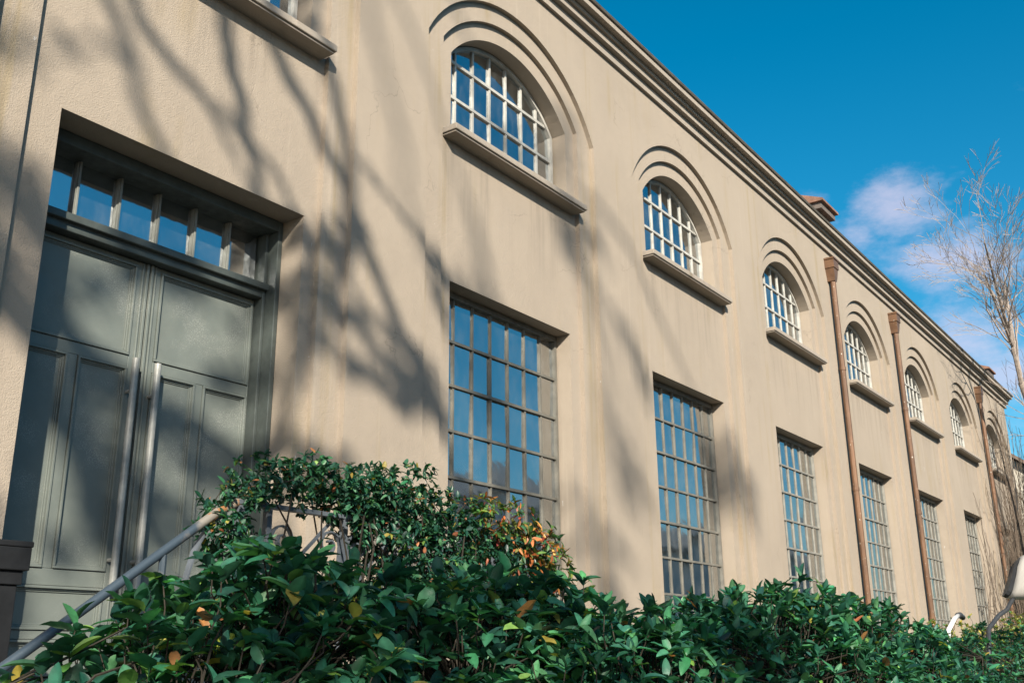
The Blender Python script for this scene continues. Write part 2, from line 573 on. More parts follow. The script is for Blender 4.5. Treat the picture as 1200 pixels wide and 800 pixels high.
w = MB()
for c in BAYS:
    o1 = arch_pts(c, *RINGS[0], 0.0)
    o2 = arch_pts(c, *RINGS[1], 0.0)
    o3 = arch_pts(c, *RINGS[2], ARCH_B)
    # outer face
    w.quad((c - 2, 0, 0), (o1[0][0], 0, 0), (o1[0][0], 0, Z_WALL), (c - 2, 0, Z_WALL))
    w.quad((o1[-1][0], 0, 0), (c + 2, 0, 0), (c + 2, 0, Z_WALL), (o1[-1][0], 0, Z_WALL))
    for a, b2 in zip(o1[1:-1], o1[2:-1]):
        w.quad((a[0], 0, a[1]), (b2[0], 0, b2[1]), (b2[0], 0, Z_WALL), (a[0], 0, Z_WALL))
    # first step and its return
    for o, y0, y1 in ((o1, 0, D1), (o2, D1, D2)):
        for a, b2 in zip(o, o[1:]):
            w.quad((a[0], y0, a[1]), (b2[0], y0, b2[1]), (b2[0], y1, b2[1]), (a[0], y1, a[1]))
    for i in range(len(o1) - 1):
        a, b2, c2, d2 = o1[i], o1[i + 1], o2[i + 1], o2[i]
        w.quad((a[0], D1, a[1]), (d2[0], D1, d2[1]), (c2[0], D1, c2[1]), (b2[0], D1, b2[1]))
    # recess face round the arched window
    for i in range(1, len(o2) - 2):
        a, b2, c2, d2 = o2[i], o2[i + 1], o3[i + 1], o3[i]
        w.quad((a[0], D2, a[1]), (d2[0], D2, d2[1]), (c2[0], D2, c2[1]), (b2[0], D2, b2[1]))
    zsL = o2[1][1]
    for s in (-1, 1):
        xa, xb = c + s * RINGS[1][0], c + s * RINGS[2][0]
        pts = [(xa, D2, ARCH_B), (xb, D2, ARCH_B), (xb, D2, o3[1][1]), (xa, D2, zsL)]
        w.poly(pts if s < 0 else pts[::-1])
    lb = lower_bottom(c)
    xo = RINGS[1][0]
    w.quad((c - xo, D2, LOW_T), (c + xo, D2, LOW_T), (c + xo, D2, ARCH_B), (c - xo, D2, ARCH_B))
    k = open_c(c)
    w.quad((c - xo, D2, 0), (k - HW_L, D2, 0), (k - HW_L, D2, LOW_T), (c - xo, D2, LOW_T))
    w.quad((k + HW_L, D2, 0), (c + xo, D2, 0), (c + xo, D2, LOW_T), (k + HW_L, D2, LOW_T))
    w.quad((k - HW_L, D2, 0), (k + HW_L, D2, 0), (k + HW_L, D2, lb), (k - HW_L, D2, lb))
    # reveals
    rv = 0.66 if c == DOOR_BAY else REV
    lo = [(k - HW_L, lb), (k - HW_L, LOW_T), (k + HW_L, LOW_T), (k + HW_L, lb), (k - HW_L, lb)]
    for a, b2 in zip(lo, lo[1:]):
        w.quad((a[0], D2, a[1]), (b2[0], D2, b2[1]), (b2[0], rv, b2[1]), (a[0], rv, a[1]))
    oo = o3 + [o3[0]]
    for a, b2 in zip(oo, oo[1:]):
        w.quad((a[0], D2, a[1]), (b2[0], D2, b2[1]), (b2[0], REV, b2[1]), (a[0], REV, a[1]))
# ends and back
w.quad((X_R, 0, 0), (X_R, 12, 0), (X_R, 12, Z_WALL), (X_R, 0, Z_WALL))
w.quad((X_L, 12, 0), (X_L, 0, 0), (X_L, 0, Z_WALL), (X_L, 12, Z_WALL))
w.quad((X_R, 12, 0), (X_L, 12, 0), (X_L, 12, Z_WALL), (X_R, 12, Z_WALL))
w.build('wall', M['plaster'], building)

# dark rooms behind the glass
it = MB()
it.quad((X_L + .3, 5, 0.3), (X_R - .3, 5, 0.3), (X_R - .3, 5, 8.9), (X_L + .3, 5, 8.9))
it.quad((X_L + .3, .5, 0.3), (X_R - .3, .5, 0.3), (X_R - .3, 5, 0.3), (X_L + .3, 5, 0.3))
it.quad((X_L + .3, .5, 8.9), (X_R - .3, .5, 8.9), (X_R - .3, 5, 8.9), (X_L + .3, 5, 8.9))
it.quad((X_L + .3, .6, 5.75), (X_R - .3, .6, 5.75), (X_R - .3, 5, 5.75), (X_L + .3, 5, 5.75))
for c in BAYS:
    it.box(c + 1.9, c + 2.1, .5, 5, .3, 8.9)
it.build('interior', M['interior'], building)

# cornice: one moulded profile run along the eaves
prof = [(0.02, 8.935), (-0.045, 8.935), (-0.045, 9.058), (-0.115, 9.058), (-0.115, 9.145), (-0.155, 9.145), (-0.155, 9.198),
        (-0.24, 9.198), (-0.24, 9.275), (0.02, 9.275)]
MB().profile_x(prof, X_L - 0.2, X_R + 0.2).build('cornice', M['trim'], building)
MB().profile_x([(-0.265, 9.28), (-0.28, 9.305), (-0.265, 9.318), (0.05, 9.318), (0.05, 9.278)], X_L - 0.24, X_R + 0.24).build('gutter', M['gutter'], building)
roof = MB()
roof.quad((X_L - .22, -0.1, 9.322), (X_R + .22, -0.1, 9.322), (X_R + .22, 6, 11.4), (X_L - .22, 6, 11.4))
roof.quad((X_R + .22, 12.2, 9.322), (X_L - .22, 12.2, 9.322), (X_L - .22, 6, 11.4), (X_R + .22, 6, 11.4))
roof.poly([(X_R + .2, 0, 9.32), (X_R + .2, 12, 9.32), (X_R + .2, 6, 11.39)])
roof.poly([(X_L - .2, 12, 9.32), (X_L - .2, 0, 9.32), (X_L - .2, 6, 11.39)])
roof_o = roof.build('roof', M['roof'], building)


def chimney(x, y, ztop):
    ch = MB().box(x - .30, x + .30, y - .25, y + .25, 9.3, ztop - .28).build('chimney', M['brick'], building)
    cp = MB()
    cp.box(x - .40, x + .40, y - .36, y + .36, ztop - .285, ztop - .16)
    cp.build('cap_slab', M['slab'], ch)
    rf = MB().profile_x([(y - .42, ztop - .155), (y - .42, ztop - .11), (y, ztop + .06), (y + .42, ztop - .11), (y + .42, ztop - .155)], x - .46, x + .46)
    rf.build('cap_tiles', M['brick'], ch)


chimney(18.6, 0.40, 10.22)
chimney(33.0, 0.40, 10.05)

# down pipes with hopper heads
for x in (18.0, 22.0, 30.0):
    y = -0.085
    dp = MB()
    dp.tube([(x, y, 8.34), (x, y, 0.25), (x, y - .1, 0.1)], 0.052, 12, False)
    for z in (6.6, 4.4, 2.3):
        dp.tube([(x, y, z - .03), (x, y, z + .03)], 0.062, 12)
    dpo = dp.build('downpipe', M['copper'], building, smooth=False)
    hp = MB()
    n = len(hp.v)
    rings = [(8.30, .062, .068), (8.37, .07, .075), (8.54, .12, .08), (8.545, .135, .088), (8.71, .135, .088), (8.711, .15, .096), (8.745, .15, .096)]
    for z, hx, hy in rings:
        hp.v += [(x - hx, -0.004 - 2 * hy, z), (x + hx, -0.004 - 2 * hy, z), (x + hx, -0.004, z), (x - hx, -0.004, z)]
    for i in range(len(rings) - 1):
        for s in range(4):
            a = n + i * 4 + s
            b2 = n + i * 4 + (s + 1) % 4
            hp.f.append((a, b2, b2 + 4, a + 4))
    hp.f.append(tuple(n + (len(rings) - 1) * 4 + s for s in range(4)))
    hp.f.append((n + 3, n + 2, n + 1, n))
    hp.build('hopper_head', M['copper'], dpo)


# windows -------------------------------------------------------------
rng = random.Random(5)
NC, NR = 7, 7
L0, L1 = -HW_L + .012, HW_L - .012
LB, LT = LOW_B + .012, LOW_T - .012
cw = (L1 - L0) / NC
ROWS = [4.965 - .4375 * i for i in range(8)]
ROWS[-1] = LB + .03


def lower_frame():
    f = MB()
    f.box(L0, L1, FY - .02, FY + .06, 4.965, LT)
    f.box(L0, L1, FY - .02, FY + .06, LB, LB + .05)
    f.box(L0, L0 + .035, FY - .018, FY + .058, LB + .05, 4.965)
    f.box(L1 - .035, L1, FY - .018, FY + .058, LB + .05, 4.965)
    for i in range(1, NC):
        x = L0 + cw * i
        f.box(x - .010, x + .010, FY, FY + .030, LB + .05, 4.965)
    for z in ROWS[1:-1]:
        f.box(L0 + .035, L1 - .035, FY - .006, FY + .04, z - .013, z + .013)
    # hinged light in the middle: heavier bars
    for z in (ROWS[2], ROWS[4]):
        f.box(L0 + cw * 1 - .02, L0 + cw * 6 + .02, FY - .012, FY - .007, z - .014, z + .014)
    return f


def arch_z(x, hw=RINGS[2][0], rad=RINGS[2][1] - .012):
    return ZC + math.sqrt(max(0, rad * rad - x * x))


AH = RINGS[2][0] - .012
acw = 2 * AH / 7
A_ROWS = (7.19, 7.61)


def arch_frame():
    f = MB()
    rad = RINGS[2][1] - .012
    o = arch_pts(0, AH, rad, ARCH_B + .06)
    i_ = arch_pts(0, AH - .04, rad - .04, ARCH_B + .06)
    y0, y1 = FY - .02, FY + .06
    for k in range(len(o) - 1):
        a, b2, c2, d2 = o[k], o[k + 1], i_[k + 1], i_[k]
        f.quad((a[0], y0, a[1]), (d2[0], y0, d2[1]), (c2[0], y0, c2[1]), (b2[0], y0, b2[1]))
        f.quad((d2[0], y0, d2[1]), (d2[0], y1, d2[1]), (c2[0], y1, c2[1]), (c2[0], y0, c2[1]))
    f.box(-AH, AH, y0, y1, ARCH_B + .01, ARCH_B + .06)
    for k in range(1, 7):
        x = -AH + acw * k
        f.box(x - .013, x + .013, FY, FY + .045, ARCH_B + .06, arch_z(x) - .03)
    for z in (6.80,) + A_ROWS:
        hx = min(AH - .03, math.sqrt(max(0.01, (rad - .03) ** 2 - (z - ZC) ** 2)))
        f.box(-hx, hx, FY - .006, FY + .04, z - .017, z + .017)
    return f


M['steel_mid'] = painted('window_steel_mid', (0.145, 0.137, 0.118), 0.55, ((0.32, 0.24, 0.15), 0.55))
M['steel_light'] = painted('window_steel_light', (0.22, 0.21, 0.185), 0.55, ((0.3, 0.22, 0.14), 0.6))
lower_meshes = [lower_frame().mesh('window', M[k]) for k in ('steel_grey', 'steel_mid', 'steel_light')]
arch_mesh = arch_frame().mesh('arched_window', M['steel_pale'])
pane_y = FY + .022


def pane_cells():
    low = []
    for r in range(NR):
        for k in range(NC):
            low.append([(L0 + cw * k, ROWS[r + 1]), (L0 + cw * (k + 1), ROWS[r + 1]), (L0 + cw * (k + 1), ROWS[r]), (L0 + cw * k, ROWS[r])])
    arc = []
    zs = (ARCH_B + .03, 6.80) + A_ROWS
    for k in range(7):
        xa, xb = -AH + acw * k, -AH + acw * (k + 1)
        for r in range(len(zs)):
            zb = zs[r]
            zt = zs[r + 1] if r + 1 < len(zs) else 99
            pts = [(xa, zb), (xb, zb)]
            top = []
            for j in range(5):
                x = xb + (xa - xb) * j / 4
                top.append((x, min(zt, arch_z(x))))
            if zt < 90 and all(abs(t[1] - zt) < 1e-6 for t in top):
                pts += [top[0], top[-1]]
            else:
                if min(t[1] for t in top) <= zb + .002:
                    top = [t for t in top if t[1] > zb + .002]
                    if not top:
                        continue
                    keep = [(x, zb) for x, z in ((top[-1][0], 0), (top[0][0], 0))]
                    pts = keep
                pts += top
            arc.append(pts)
    return low, arc


LOW_CELLS, ARC_CELLS = pane_cells()


def make_pane_mesh(pts):
    cx = sum(p[0] for p in pts) / len(pts)
    cz = sum(p[1] for p in pts) / len(pts)
    mb = MB().prism_xz([(p[0] - cx, p[1] - cz) for p in pts], -.0025, .0025)
    return (cx, cz, mb.mesh('pane', M['glass']))


LOW_P = [make_pane_mesh(p) for p in LOW_CELLS]
shared = {}
for i, (cx, cz, me) in enumerate(LOW_P):      # alike panes share their mesh
    key = (round(LOW_CELLS[i][2][1] - LOW_CELLS[i][0][1], 3))
    if key in shared:
        LOW_P[i] = (cx, cz, shared[key])
    else:
        shared[key] = me
ARC_P = [make_pane_mesh(p) for p in ARC_CELLS]


def add_panes(win, cells, metas, single):
    if single:
        for cx, cz, me in metas:
            o = bpy.data.objects.new('pane', me)
            COL.objects.link(o)
            o.parent = win
            o.location = (cx, pane_y, cz)
            o.rotation_euler = (rng.gauss(0, R(.7)), 0, rng.gauss(0, R(.7)))
    else:
        mb = MB()
        for pts in cells:
            mb.prism_xz(pts, pane_y - .0025, pane_y + .0025)
        o = bpy.data.objects.new('panes', mb.mesh('panes', M['glass']))
        COL.objects.link(o)
        o.parent = win
        o['kind'] = 'stuff'


def curtain_mesh():
    mb = MB()
    r2 = random.Random(2)
    n = 84
    pts = []
    for i in range(n + 1):
        x = -1.02 + 2.04 * i / n
        y = .62 + .035 * math.sin(i * 1.15) + .02 * math.sin(i * .41 + 1)
        pts.append((x, y))
    for (xa, ya), (xb, yb) in zip(pts, pts[1:]):
        mb.quad((xa, ya, LOW_B - .05), (xb, yb, LOW_B - .05), (xb, yb, LOW_T + .05), (xa, ya, LOW_T + .05))
    return mb.mesh('curtain', M['curtain'], True)


CURT = curtain_mesh()
SILL = MB().box(-1.20, 1.20, -0.085, 0.32, 6.525, 6.59).box(-1.185, 1.185, -0.065, 0.12, 6.505, 6.5245)
sill_mesh = SILL.mesh('window_sill', M['trim'])
low_sill_mesh = MB().box(-1.07, 1.07, 0.03, 0.36, LOW_B - .075, LOW_B + .005).mesh('window_sill', M['trim'])
boff = -wpos(building)
for c in BAYS:
    near = c in (8.0, 12.0, 16.0)
    if c != DOOR_BAY:
        o = bpy.data.objects.new('window', lower_meshes[0 if c < 9 else 1 if c < 13 else 2])
        COL.objects.link(o)
        o.parent = building
        o.location = boff + Vector((c, 0, 0))
        add_panes(o, LOW_CELLS, LOW_P, near)
        for nm, me in (('curtain', CURT), ('window_sill', low_sill_mesh)):
            s = bpy.data.objects.new(nm, me)
            COL.objects.link(s)
            s.parent = o
    o = bpy.data.objects.new('arched_window', arch_mesh)
    COL.objects.link(o)
    o.parent = building
    o.location = boff + Vector((c, 0, 0))
    add_panes(o, ARC_CELLS, ARC_P, near)
    s = bpy.data.objects.new('window_sill', sill_mesh)
    COL.objects.link(s)
    s.parent = o
    bv = s.modifiers.new('edge', 'BEVEL')
    bv.width = .008
    bv.segments = 2

# door ----------------------------------------------------------------
DX = open_c(DOOR_BAY)
DB = 1.32
fr_ = MB()
fx0, fx1 = DX - HW_L + .004, DX + HW_L - .004
FD = .34
fr_.box(fx0, fx0 + .045, FD, .64, DB, LOW_T - .004)
fr_.box(fx1 - .045, fx1, FD, .64, DB, LOW_T - .004)
fr_.box(fx0 + .045, fx1 - .045, FD, .64, 4.935, LOW_T - .004)
fr_.box(fx0 + .045, fx0 + .075, .45, .64, DB, 4.935)
fr_.box(fx1 - .075, fx1 - .045, .45, .64, DB, 4.935)
door = fr_.build('door', M['door_frame'], building, bevel=.006)
door['label'] = 'tall grey double door with transom lights'
tr_ = MB()
tr_.box(fx0 + .045, fx1 - .045, .455, .61, 4.38, 4.475)
tr_.box(fx0 + .045, fx1 - .045, .415, .49, 4.44, 4.495)
tr_.build('transom_rail', M['door_frame'], door, bevel=.006)
tx0, tx1 = fx0 + .075, fx1 - .075
tw = (tx1 - tx0) / 6
for i in range(1, 6):
    x = tx0 + tw * i
    mu = MB()
    mu.box(x - .017, x + .017, .515, .57, 4.495, 4.935)
    mu.box(x - .009, x + .009, .50, .516, 4.495, 4.935)
    mu.build('mullion', M['mullion'], door, bevel=.003)
for i in range(6):
    x = tx0 + tw * (i + .5)
    pn = MB().box(-tw / 2 + .02, tw / 2 - .02, -.003, .003, -.22, .22)
    me = pn.mesh('pane', M['glass'])
    o = bpy.data.objects.new('pane', me)
    COL.objects.link(o)
    o.parent = door
    o.location = Vector((x, .55, 4.715)) - wpos(door)
    o.rotation_euler = (rng.gauss(0, R(.3)), 0, rng.gauss(0, R(.3)))
DP = .55
for s in (-1, 1):
    def X(a):
        return DX + s * a
    lf = MB()

    def bar(a0, a1, y0, y1, z0, z1, mb=None):
        xa, xb = sorted((X(a0), X(a1)))
        (mb or lf).box(xa, xb, y0, y1, z0, z1)
    bar(.008, .10, DP, DP + .045, DB, 4.375)                 # meeting stile
    bar(.955, .969, DP - .002, DP + .045, DB, 4.375)         # hanging stile
    bar(.10, .955, DP, DP + .045, 4.345, 4.375)
    bar(.10, .955, DP, DP + .045, 3.58, 3.665)
    bar(.10, .955, DP, DP + .045, 2.07, 2.175)
    bar(.10, .955, DP, DP + .045, DB, DB + .1)
    bar(.10, .955, DP, DP + .045, 1.745, 1.80)
    bar(.475, .545, DP, DP + .045, 2.175, 3.58)
    bar(.008, .03, DP - .016, DP - .001, DB, 4.375)          # astragal
    bar(.045, .06, DP - .010, DP - .001, DB, 4.375)
    lf.build('door_leaf', M['door'], door, bevel=.005)
    for (a0, a1, z0, z1) in ((.10, .955, 3.665, 4.345), (.10, .475, 2.175, 3.58), (.545, .955, 2.175, 3.58), (.10, .955, 1.80, 2.07), (.10, .955, DB + .1, 1.745)):
        pm = MB()
        bar(a0 + .002, a1 - .002, DP + .020, DP + .034, z0 + .002, z1 - .002, pm)
        # moulding round the panel
        for k, (ins, th, y) in enumerate(((0.002, .016, DP - .012), (.018, .012, DP + .004), (.030, .010, DP + .012))):
            xa, xb = a0 + ins, a1 - ins
            za, zb = z0 + ins, z1 - ins
            bar(xa, xb, y, DP + .0195, zb - th, zb, pm)
            bar(xa, xb, y, DP + .0195, za, za + th, pm)
            bar(xa, xa + th, y, DP + .0195, za + th, zb - th, pm)
            bar(xb - th, xb, y, DP + .0195, za + th, zb - th, pm)
        pm.build('door_panel', M['door'], door, bevel=.0025)
    hx = DX + s * .09
    hd = MB()
    hd.tube([(hx, DP - .085, 2.05), (hx, DP - .085, 3.63)], .024, 14)
    for z in (2.25, 3.40):
        hd.tube([(hx, DP - .07, z), (hx, DP + .005, z)], .014, 8)
    hd.build('pull_handle', M['handle'], door)
MB().box(DX - 1.04, DX + 1.04, 0.0, .63, 1.305, 1.335).build('threshold', M['stone'], door)
MB().box(DX - 1.0, DX + 1.0, .60, .62, DB, 4.38).build('door_back', M['door_frame'], door)

# ------------------------------------------------------------------ stair in front of the door
stair = empty('entrance_stair', (4.0, -1.0, 0))
tag(stair, 'stone double stair up to the grey door with tubular handrail and scrolled iron railing', 'stair')
LZ = 1.30
SX0, SX1, SY0, SY1 = 2.88, 5.12, -2.16, -0.004
MB().box(SX0, SX1, SY0, SY1, 0, LZ).build('landing', M['stone'], stair, bevel=.012)
NS = 8
for s in (-1, 1):
    for i in range(NS - 1):
        z = LZ - (i + 1) * LZ / NS
        a = (SX0 if s < 0 else SX1) + s * i * .222
        b2 = a + s * .219
        MB().box(min(a, b2), max(a, b2), SY0, SY1, 0, z).build('step', M['stone'], stair, bevel=.012)
RY = -2.04
hr = MB()
hr.tube([(0.95, RY, 0.86), (1.94, RY, 1.585), (2.80, RY, 2.215), (2.90, RY, 2.268), (3.0, RY, 2.275)], .0195, 14)
hr.build('handrail', M['rail'], stair, smooth=True)
hr2 = MB()
hr2.tube([(7.05, RY, 0.86), (5.2, RY, 2.215), (5.1, RY, 2.268), (5.0, RY, 2.275)], .0195, 14)
hr2.build('handrail', M['rail'], stair, smooth=True)


def flat_bar(mb, pts, wd, th):
    """flat iron strip bent in the x-z plane (broad side along y)"""
    pts = [Vector(p) for p in pts]
    n0 = len(mb.v)
    for i, p in enumerate(pts):
        t = (pts[min(i + 1, len(pts) - 1)] - pts[max(i - 1, 0)]).normalized()
        nrm = Vector((-t.z, 0, t.x))
        for dy, dn in ((-wd, -th), (wd, -th), (wd, th), (-wd, th)):
            q = p + nrm * dn + Vector((0, dy, 0))
            mb.v.append((q.x, q.y, q.z))
    for i in range(len(pts) - 1):
        for s in range(4):
            a = n0 + 4 * i + s
            b2 = n0 + 4 * i + (s + 1) % 4
            mb.f.append((a, b2, b2 + 4, a + 4))
    mb.f.append((n0 + 3, n0 + 2, n0 + 1, n0))
    k = n0 + 4 * (len(pts) - 1)
    mb.f.append((k, k + 1, k + 2, k + 3))


rl = MB()
rl.box(SX0 + .02, SX1 - .02, RY - .02, RY + .02, 2.262, 2.282)
rl.box(SX0 + .05, SX1 - .05, RY - .012, RY + .012, 1.38, 1.40)
rail_o = rl.build('railing', M['iron'], stair)
for x in (2.92, 3.08, 3.56, 4.0, 4.44, 4.92, 5.08):
    MB().box(x - .014, x + .014, RY - .016, RY + .016, LZ, 2.262).build('baluster', M['iron'], rail_o)


def spiral(cx, cz, r0, r1, a0, turns, n=26):
    return [(cx + (r0 + (r1 - r0) * i / n) * math.cos(a0 + turns * 2 * math.pi * i / n), RY,
             cz + (r0 + (r1 - r0) * i / n) * math.sin(a0 + turns * 2 * math.pi * i / n)) for i in range(n + 1)]


for x, s in ((3.08, 1), (3.56, -1), (3.56, 1), (4.0, -1), (4.0, 1), (4.44, -1), (4.44, 1), (4.92, -1)):
    sb = MB()
    p = [(x + s * .014, RY, 1.55), (x + s * .02, RY, 1.8), (x + s * .03, RY, 2.0)]
    sp_ = spiral(x + s * .095, 2.13, .072, .016, math.pi if s > 0 else 0, -1.35 * s)
    flat_bar(sb, p + sp_, .011, .004)
    sb.build('scroll', M['iron'], rail_o)
for xa, xb in ((3.12, 3.50), (3.62, 3.95), (4.05, 4.40), (4.5, 4.88)):
    db = MB()
    flat_bar(db, [(xa, RY + .02, 1.9), (xb, RY + .02, 2.25)], .008, .006)
    db.build('brace', M['iron'], rail_o)
for xx in (1.30, 1.94, 2.55):
    zz = 1.585 + (xx - 1.94) * .7326
    MB().tube([(xx, RY, max(0, zz - .95)), (xx, RY, zz - .015)], .016, 8).build('rail_post', M['rail'], stair)
for xx in (6.70, 6.06, 5.45):
    zz = 2.215 - (xx - 5.2) * .7326
    MB().tube([(xx, RY, max(0, zz - .95)), (xx, RY, zz - .015)], .016, 8).build('rail_post', M['rail'], stair)
# curved strap under the upper end of the handrail
sb = MB()
flat_bar(sb, [(2.86, RY + .03, 2.22), (2.79, RY + .03, 2.17), (2.72, RY + .03, 2.05), (2.68, RY + .03, 1.9), (2.66, RY + .03, 1.6), (2.66, RY + .03, 1.22)], .016, .004)
sb.build('strap', M['iron'], stair)

# dark post by the left end of the wall
post = MB()
px, py = 2.66, -0.44
post.box(px - .11, px + .11, py - .11, py + .11, 0, 1.98)
post.box(px - .125, px + .125, py - .125, py + .125, 1.98, 2.05)
post.box(px - .145, px + .145, py - .145, py + .145, 2.05, 2.165)
post.box(px - .15, px + .15, py - .15, py + .15, 2.165, 2.195)
po = post.build('gate_post', M['post_dark'], bevel=.006, origin=(px, py, 0))
tag(po, 'dark capped square post at the left of the grey door', 'post')

# ------------------------------------------------------------------ plants: leaf tools
nrng = np.random.default_rng(11)


def leaf_template(width, fold, curl, wave=0.0):
    ts = [0.0, 0.10, 0.30, 0.55, 0.80, 0.93, 1.0]
    v = []
    f = []
    idx = []
    for t in ts:
        wv = width * 0.5 * (math.sin(math.pi * min(1, t ** 0.9)) ** 0.68 if 0 < t < 1 else 0)
        z = -curl * t * t
        if wv < 1e-4:
            idx.append((len(v),))
            v.append((t, 0, z))
        else:
            idx.append((len(v), len(v) + 1, len(v) + 2))
            e = fold * wv + wave * math.sin(t * 9) * wv
            v += [(t, -wv, z + e), (t, 0, z), (t, wv, z + e)]
    for a, b2 in zip(idx, idx[1:]):
        if len(a) == 1:
            f += [(a[0], b2[1], b2[0]), (a[0], b2[2], b2[1])]
        elif len(b2) == 1:
            f += [(a[0], a[1], b2[0]), (a[1], a[2], b2[0])]
        else:
            f += [(a[0], a[1], b2[1], b2[0]), (a[1], a[2], b2[2], b2[1])]
    return np.array(v, dtype=np.float64), f


def set_colors(me, cols):
    at = me.color_attributes.new('lc', 'FLOAT_COLOR', 'POINT')
    at.data.foreach_set('color', np.asarray(cols, dtype=np.float32).ravel())


def norm(a):
    return a / np.maximum(1e-9, np.linalg.norm(a, axis=-1, keepdims=True))


def leaf_frames(tips, axes, per, ang, length, droop, pos_back, rs):
    """leaves set in loose whorls round the twig tips -> position, 3x3 frame (columns along, across, normal), length"""
    P, F, L, T = [], [], [], []
    for ti, (tp, ax) in enumerate(zip(tips, axes)):
        ref = np.array([0, 0, 1.0]) if abs(ax[2]) < .9 else np.array([1.0, 0, 0])
        u = np.cross(ax, ref); u /= np.linalg.norm(u)
        w_ = np.cross(ax, u)
        k = max(2, int(round(rs.normal(per, 1.5))))
        ph = rs.uniform(0, 6.28)
        for j in range(k):
            a = ph + j * 2.4 + rs.normal(0, .25)
            rad = u * math.cos(a) + w_ * math.sin(a)
            op = rs.normal(ang, .28) * (1.0 - .35 * j / k)
            d = ax * math.cos(op) + rad * math.sin(op)
            d = d + np.array([0, 0, -abs(rs.normal(droop, droop * .6))])
            d += rs.normal(0, .12, 3)
            d /= np.linalg.norm(d)
            up = ax * .6 + np.array([0, 0, .8]) + rs.normal(0, .28, 3)
            n = up - d * up.dot(d)
            n /= max(1e-6, np.linalg.norm(n))
            y = np.cross(n, d)
            back = (k - j) / k * pos_back * 0 + j / k * pos_back
            P.append(tp - ax * back)
            F.append(np.stack([d, y, n], axis=1))
            L.append(length * (.5 + .95 * rs.beta(2, 2)))
            T.append(ti)
    return np.array(P), np.array(F), np.array(L), np.array(T)


def joined_leaves(name, P, F, L, cols, tmpl, mat, parent, kind=None):
    tv, tf = tmpl
    n, m_ = len(P), len(tv)
    sv = tv[None, :, :] * L[:, None, None]
    V = np.einsum('nij,nmj->nmi', F, sv) + P[:, None, :]
    base = np.array(wpos(parent)) if parent is not None else np.zeros(3)
    V = (V - base).reshape(-1, 3)
    sizes = np.array([len(x) for x in tf])
    flat = np.concatenate([np.array(x) for x in tf])
    loops = (flat[None, :] + (np.arange(n) * m_)[:, None]).ravel()
    tot = np.tile(sizes, n)
    start = np.concatenate([[0], np.cumsum(tot)[:-1]])
    me = bpy.data.meshes.new(name)
    me.vertices.add(len(V))
    me.vertices.foreach_set('co', V.ravel())
    me.loops.add(len(loops))
    me.loops.foreach_set('vertex_index', loops.astype(np.int32))
    me.polygons.add(len(tot))
    me.polygons.foreach_set('loop_start', start.astype(np.int32))
    me.polygons.foreach_set('loop_total', tot.astype(np.int32))
    me.polygons.foreach_set('use_smooth', np.ones(len(tot), dtype=bool))
    me.update(calc_edges=True)
    set_colors(me, np.repeat(cols, m_, axis=0))
    me.materials.append(mat)
    o = bpy.data.objects.new(name, me)
    COL.objects.link(o)
    if parent is not None:
        o.parent = parent
    if kind:
        o['kind'] = kind
    return o


CR, CU, CF = (np.array(v) for v in (c_right, c_up, c_fwd))
EY = np.array(EYE)


def to_px(P):
    d = P - EY
    z = d @ CF
    return np.stack([512 + 1013 * (d @ CR) / z, 341 - 1013 * (d @ CU) / z, z], axis=1)


def pick_front(P, F, L, count, cell):
    """the leaves that show largest: in frame, foremost in their cell of the picture, facing the camera"""
    px_ = to_px(P + F[:, :, 0] * (L * .5)[:, None])
    ok = (px_[:, 2] > .3) & (px_[:, 0] > 2) & (px_[:, 0] < 1022) & (px_[:, 1] > 2) & (px_[:, 1] < 680)
    view = norm(P - EY)
    face = np.abs(np.einsum('ni,ni->n', F[:, :, 2], view))
    size = L / np.maximum(.3, px_[:, 2]) * (.35 + face)
    best = {}
    for i in np.nonzero(ok)[0]:
        key = (int(px_[i, 0] // cell), int(px_[i, 1] // cell))
        if key not in best or px_[i, 2] < px_[best[key], 2]:
            best[key] = i
    cand = sorted(best.values(), key=lambda i: -size[i])[:count]
    return set(cand)


def leaf_colours(n, rs, palette, weights):
    pal = np.array(palette)
    k = rs.choice(len(pal), n, p=np.array(weights) / sum(weights))
    c = pal[k] * rs.uniform(.6, 1.45, (n, 1)) * rs.uniform(.85, 1.15, (n, 3))
    return np.concatenate([np.clip(c, 0, .9), np.ones((n, 1))], axis=1)


GREENS = [(.015, .074, .048), (.028, .120, .062), (.052, .175, .075), (.12, .23, .05), (.30, .27, .05), (.28, .12, .045)]


DARKS = [(.011, .050, .032), (.019, .078, .040), (.036, .115, .05), (.09, .17, .04), (.24, .2, .045), (.26, .10, .04)]


